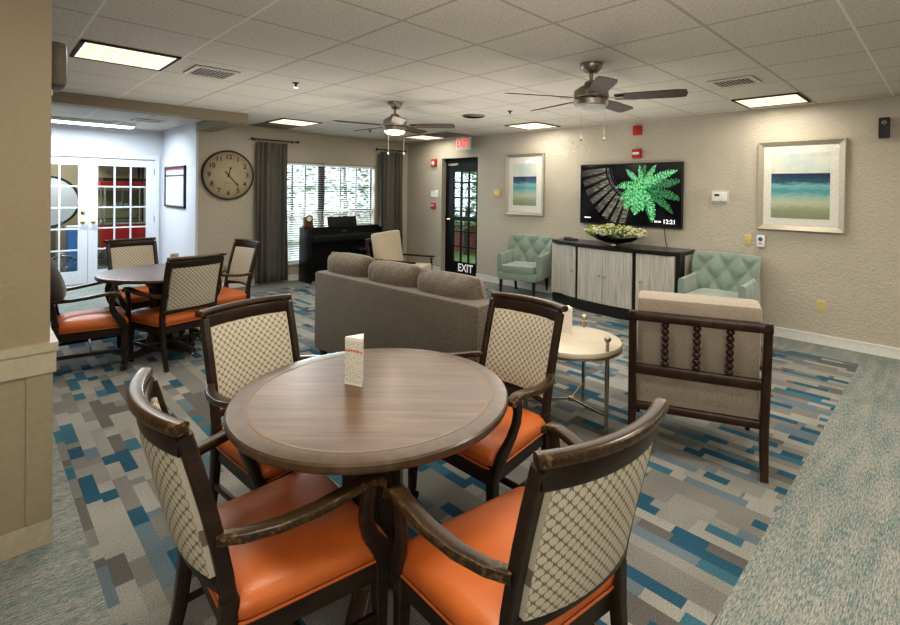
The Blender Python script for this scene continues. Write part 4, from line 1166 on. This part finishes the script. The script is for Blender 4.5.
s2 = copy_tree(sc, (4.09, 5.82, 0), rad(-62), 'cream cushioned spool armchair in front of the piano, beyond the sofa', 'wooden spool armchairs')
for c in s2.children:
    if 'cushion' in c.name or 'webbing' in c.name:
        c.data = c.data.copy(); c.data.materials[0] = M_cream

# ------------------------------------------------------------------ MINT TUFTED CHAIRS
def mint_chair(name, label):
    t = empty(name, (0, 0, 0), 0, label, 'armchair', 'mint green tufted armchairs')
    # back: curved shell with tufting
    m = MB(); nu, nv = 40, 24; V = {}
    def backpt(u, v_, side):
        y = u*.335*(1+.06*v_)
        z = .40+.47*v_
        flare = .10*abs(u)**3
        x = -.24-.13*v_+flare
        if side == 0:
            # tuft: diamond dimples
            a, b_ = u*3.0, v_*3.0
            d = abs(math.sin(PI*(a+b_)/2))*abs(math.sin(PI*(a-b_)/2))
            x += .038+.052*d**.5-.010
            edge = max(abs(u)**8, abs(2*v_-1)**10)
            x -= .03*edge
        else: x -= .02
        return (x, y, z)
    for side in (0, 1):
        for i in range(nu+1):
            for j in range(nv+1):
                u = -1+2*i/nu; V[(side, i, j)] = m.bm.verts.new(backpt(u, j/nv, side))
    for side in (0, 1):
        for i in range(nu):
            for j in range(nv):
                q = [V[(side, i, j)], V[(side, i+1, j)], V[(side, i+1, j+1)], V[(side, i, j+1)]]
                m.bm.faces.new(q if side == 0 else q[::-1])
    for i in range(nu):
        for j in (0, nv): m.bm.faces.new([V[(0, i, j)], V[(0, i+1, j)], V[(1, i+1, j)], V[(1, i, j)]])
    for j in range(nv):
        for i in (0, nu): m.bm.faces.new([V[(0, i, j)], V[(0, i, j+1)], V[(1, i, j+1)], V[(1, i, j)]])
    bk = m.build('back', M_mint, t, angle=70)
    # buttons sit in the dimple crossings (a+b and a-b both even)
    for a_ in range(-6, 7):
        for b_ in range(1, 6):
            ua, vb = a_/2/1.5*.5*1.0, 0
    for p in range(-4, 5):
        for q in range(-4, 8):
            a = (p+q); b_ = (q-p)   # a+b=2q, a-b=2p
            u, v_ = a/3.0, b_/3.0
            if abs(u) < .9 and .1 < v_ < .95:
                pt = backpt(u, v_, 0); MB().ball((pt[0]+.004, pt[1], pt[2]), .011, 1).build('button', M_mint, bk)
    MB().box((.03, 0, .405), (.56, .50, .12), bevel=.03).build('seat', M_mint, t)
    MB().box((.02, 0, .30), (.58, .60, .10), bevel=.012).build('seat_frame', M_mint, t)
    for sd in (-1, 1):
        MB().sweep([(-.30, sd*.305, .46), (-.12, sd*.31, .445), (.10, sd*.31, .44), (.23, sd*.31, .438)], [(.075, .40), (.075, .37), (.075, .36), (.075, .355)], n=14, p=4).build('arm', M_mint, t)
        MB().sweep([(.27, sd*.26, .26), (.28, sd*.262, 0)], [(.045, .045), (.030, .030)], up=(1, 0, 0), n=8, p=6).build('leg', M_black, t)
        MB().sweep([(-.24, sd*.26, .26), (-.30, sd*.262, 0)], [(.045, .045), (.030, .030)], up=(1, 0, 0), n=8, p=6).build('leg', M_black, t)
    return t
mc2 = mint_chair('tufted_armchair', 'mint green tufted armchair in the gap right of the console cabinet')
mc2.location = (5.70, 1.83, 0); mc2.rotation_euler = (0, 0, PI)
copy_tree(mc2, (5.80, 4.61, 0), rad(196), 'mint green tufted armchair left of the console, black legs visible', 'mint green tufted armchairs')

# ------------------------------------------------------------------ STORE ROOM THINGS (seen through the french doors)
M_redp = plain('red_paint', (.45, .015, .015), .35)
pc = empty('popcorn_cart', (1.92, 11.05, 0), 0, 'red old-fashioned popcorn cart with glass case behind the right french door', 'popcorn cart')
MB().b2(-.32, .32, -.22, .22, .42, .86, .01).build('cabinet', M_redp, pc)
MB().b2(-.36, .36, -.25, .25, .86, .89).build('counter', M_chrome, pc, smooth=False)
for sx in (-1, 1):
    for sy in (-1, 1): MB().b2(sx*.30-.012, sx*.30+.012, sy*.20-.012, sy*.20+.012, .89, 1.52).build('post', M_chrome, pc, smooth=False)
MB().b2(-.31, .31, -.205, -.200, .89, 1.52).build('glass_pane', M_glass, pc, smooth=False)
MB().lathe([(.02, 1.10), (.11, 1.12), (.12, 1.24), (.10, 1.26)], n=20).build('kettle', M_chrome, pc)
MB().tube([(0, 0, 1.25), (0, 0, 1.53)], .012, 8).build('kettle_rod', M_chrome, pc)
MB().b2(-.37, .37, -.26, .26, 1.52, 1.64, .01).build('canopy', M_redp, pc)
MB().prism([(-.33, -.22), (.33, -.22), (.33, .22), (-.33, .22)], 1.64, 1.70).build('canopy_top', M_blackm, pc, smooth=False)
def wheel(cx_, r, par, y, mat, nm='wheel'):
    w_ = MB(); pts = [(cx_+r*math.cos(a_), y, r+.0+r*math.sin(a_)) for a_ in [i*2*PI/32 for i in range(34)]]
    w_.tube(pts, .012, 6); o = w_.build(nm, mat, par)
    sp = MB()
    for k in range(12): a_ = k*PI/6; sp.tube([(cx_, y, r), (cx_+r*math.cos(a_), y, r+r*math.sin(a_))], .003, 4)
    sp.lathe([(.02, -.02), (.02, .02)], (cx_, y, r), 10, 'Y'); sp.build('spokes', mat, o)
wheel(-.18, .24, pc, -.26, M_chrome); wheel(-.18, .24, pc, .26, M_chrome)
MB().b2(.24, .28, -.02, .02, 0, .44).build('leg', M_redp, pc, smooth=False)
MB().sweep([(-.30, -.2, .82), (-.55, -.2, .90), (-.62, -.2, .70), (-.45, -.2, .12)], (.03, .03), n=8, p=2).build('handle', M_redp, pc)
# round white drum-like sign on blue stand
M_blue = plain('blue_paint', (.09, .22, .50), .5)
dr = empty('round_display', (.87, 11.3, 0), 0, 'large round white board with black rim behind the left french door', 'round board')
MB().lathe([(.43, -.03), (.44, -.01), (.44, .03), (.02, .03)], (0, 0, 1.27), 48, 'Y').build('disc', plain('pale_disc', (.60, .63, .70), .5), dr)
ringp = [(.44*math.cos(a_), -.02, 1.27+.44*math.sin(a_)) for a_ in [i*2*PI/48 for i in range(50)]]
MB().tube(ringp, .022, 8).build('rim', M_blackm, dr)
MB().tube([(.05, -.02, 1.70), (-.12, -.02, 2.1)], .02, 8).build('hanger', M_blackm, dr)
MB().b2(-.12, .12, -.05, .12, 0, .82).build('stand', M_grey, dr, smooth=False)
bl = empty('blue_cart', (1.17, 10.75, 0), 0, 'light blue upright cart with wire wheels behind the left french door', 'cart')
MB().b2(-.08, .09, -.15, .15, .10, .83, .01).build('body', M_blue, bl)
MB().b2(-.09, .10, -.16, .16, .83, .86).build('top', M_white, bl, smooth=False)
wheel(-.10, .19, bl, -.18, M_chrome); wheel(-.10, .19, bl, .18, M_chrome)
MB().tube([(-.08, 0, .78), (-.16, 0, .95), (-.20, 0, .90)], .012, 8).build('handle', M_chrome, bl)
sh = empty('storage_shelf', (2.0, 11.95, 0), 0, 'dark metal shelving against the store room wall', 'shelf')
for sx in (-1, 1):
    for sy in (-1, 1): MB().b2(sx*.38-.015, sx*.38+.015, sy*.18-.015, sy*.18+.015, 0, 2.0).build('post', M_dframe, sh, smooth=False)
for z in (.3, .9, 1.5, 1.97): MB().b2(-.38, .38, -.18, .18, z, z+.02).build('shelf_board', M_grey, sh, smooth=False)
ld = bpy.data.lights.new('store_lamp', 'AREA'); ld.size = .8; ld.energy = 45; ld.color = (1, .95, .85)
lo = bpy.data.objects.new('store_lamp', ld); C.objects.link(lo); lo.location = (.9, 10.9, CEIL-.03)

# ------------------------------------------------------------------ OUTDOORS
gm = plain('lawn', (.20, .30, .10), .9, nscale=8, namt=.3)
o = MB().b2(XA+.3, 22, YW+.5, 22, -.25, -.15).b2(XT+.4, 22, -3, YW+.5, -.25, -.15).build('ground', gm, smooth=False); o['kind'] = 'structure'
def leafmat(name, a_, b_):
    m, nt, b = newmat(name); f = noise(nt, 2.5, 3, objco(nt)); L(nt, ramp(nt, f, [(.35, a_), (.65, b_)]), b.inputs['Base Color']); b.inputs['Roughness'].default_value = .6
    b.inputs['Subsurface Weight'].default_value = 0; return m
LM = [leafmat('leaf_green', (.03, .10, .02), (.13, .28, .06)), leafmat('leaf_pale', (.06, .16, .04), (.24, .40, .13))]
M_bark = plain('bark', (.10, .075, .05), .9)
rt_ = random.Random(5)
def tree(x, y, h, r, n, mat, lab, nm='garden_tree'):
    t = empty(nm, (x, y, -.15), 0, lab, 'tree' if nm == 'garden_tree' else 'shrub')
    MB().tube([(0, 0, 0), (.05, .03, h*.4), (0, .05, h*.8)], [.09, .06, .03], 8).build('trunk', M_bark, t)
    m = MB()
    for k in range(n):
        while True:
            p = Vector([rt_.uniform(-1, 1) for _ in range(3)])
            if .25 < p.length < 1: break
        p = Vector((p.x*r, p.y*r, p.z*h*.42+h*.60))
        s = rt_.uniform(.05, .11); q = Matrix.Rotation(rt_.uniform(0, 6.28), 3, 'Z') @ Matrix.Rotation(rt_.uniform(-1.2, 1.2), 3, 'X')
        m.poly([p+q @ Vector(v_)*s for v_ in ((-1, 0, 0), (0, -.45, .1), (1, 0, 0), (0, .45, .1))])
    m.build('foliage', mat, t, smooth=False)
tree(5.0, 11.4, 3.2, 1.1, 800, LM[1], 'pale green leafy tree outside the left half of the window')
tree(7.3, 12.3, 3.4, 1.1, 900, LM[0], 'mid green leafy tree outside the right half of the window')
tree(9.9, 13.2, 3.8, 1.3, 1000, LM[1], 'tall pale tree far outside the right edge of the window')
tree(5.0, 9.8, 1.1, .6, 450, LM[0], 'low green shrub outside just under the window', 'garden_shrub')
tree(6.7, 10.2, 1.2, .65, 450, LM[1], 'low pale shrub outside behind the piano', 'garden_shrub')
tree(9.2, 9.3, 3.0, 1.0, 1300, LM[1], 'green tree outside seen through the exit door glass')
rw = empty('garden_wall', (9.6, 9.0, -.15), rad(0), 'low red brick wall outside seen through the exit door', 'wall')
MB().b2(-.1, .1, -2.2, 2.2, 0, .75).build('brickwork', plain('red_brick', (.36, .13, .11), .8, nscale=12, namt=.25), rw, smooth=False)
MB().b2(-.13, .13, -2.22, 2.22, .75, .80).build('coping', M_mat, rw, smooth=False)

# ------------------------------------------------------------------ WORLD, LAMPS, CAMERA
wd = bpy.data.worlds.new('sky'); bpy.context.scene.world = wd; wd.use_nodes = True
nt = wd.node_tree; nt.nodes.clear()
o_ = nt.nodes.new('ShaderNodeOutputWorld'); bg = nt.nodes.new('ShaderNodeBackground')
sky = nt.nodes.new('ShaderNodeTexSky'); sky.sky_type = 'HOSEK_WILKIE'; sky.turbidity = 6; sky.sun_direction = (.3, -.4, .85)
mx = nt.nodes.new('ShaderNodeMix'); mx.data_type = 'RGBA'; mx.inputs[0].default_value = .75
mx.inputs[7].default_value = (.92, .96, 1, 1); nt.links.new(sky.outputs[0], mx.inputs[6])
nt.links.new(mx.outputs[2], bg.inputs[0]); bg.inputs[1].default_value = 1.7; nt.links.new(bg.outputs[0], o_.inputs[0])

def area(name, loc, target, size, energy, col=(1, .95, .88)):
    ld = bpy.data.lights.new(name, 'AREA'); ld.size = size; ld.energy = energy; ld.color = col
    o = bpy.data.objects.new(name, ld); C.objects.link(o); o.location = loc
    o.rotation_euler = (Vector(target)-Vector(loc)).to_track_quat('-Z', 'Y').to_euler()
area('window_sky_fill', (4.4, 8.7, 1.7), (4.0, 5.5, .4), 1.7, 160, (.85, .93, 1))  # added lamp outside the glass, standing in for sky light on the floor
area('rear_fill', (-1.2, -1.4, 2.1), (2.6, 2.8, .7), 1.8, 60)  # added fill lamp behind the camera, not a fixture of the room
area('upward_fill', (.6, .2, 1.35), (.6, .2, 2.5), 2.4, 22)  # added lamp near the camera, aimed up to brighten the ceiling
area('upward_fill', (4.3, 3.4, 1.5), (4.3, 3.4, 2.5), 3.0, 24)  # unseen mid-room lamp aimed up, put in to lift the ceiling tone
area('upward_fill', (2.2, 5.2, 1.5), (2.2, 5.2, 2.5), 2.4, 13)  # same helper by the far table; no such fixture there
area('downward_fill', (3.5, 2.6, 2.02), (3.5, 2.6, 0), 3.2, 50)  # added lamp below the fans, aimed down to brighten the floor
area('downward_fill', (1.5, 4.8, 2.02), (1.5, 4.8, 0), 2.2, 26)  # second added downward fill, over the far table side

a, rho, p = .7737, .0132, -.008
f_px, ppx, ppy, HC = 488.73, 475.43, 195.16, 1.545
fwd_h = Vector((math.cos(a), math.sin(a), 0)); right = Vector((math.sin(a), -math.cos(a), 0)); up = Vector((0, 0, 1))
fwd = fwd_h*math.cos(p)+up*math.sin(p); upc = up*math.cos(p)-fwd_h*math.sin(p)
r2 = right*math.cos(rho)+upc*math.sin(rho); u2 = upc*math.cos(rho)-right*math.sin(rho)
cam = bpy.data.cameras.new('camera'); co = bpy.data.objects.new('camera', cam); C.objects.link(co)
co.matrix_world = Matrix(((r2.x, u2.x, -fwd.x, 0), (r2.y, u2.y, -fwd.y, 0), (r2.z, u2.z, -fwd.z, HC), (0, 0, 0, 1)))
cam.sensor_width = 36; cam.sensor_fit = 'HORIZONTAL'; cam.lens = f_px/900*36
cam.shift_x = (450-ppx)/900; cam.shift_y = -(312.5-ppy)/900; cam.clip_start = .05
sc_ = bpy.context.scene; sc_.camera = co
sc_.view_settings.view_transform = 'Standard'; sc_.view_settings.look = 'Medium High Contrast'; sc_.view_settings.exposure = .06
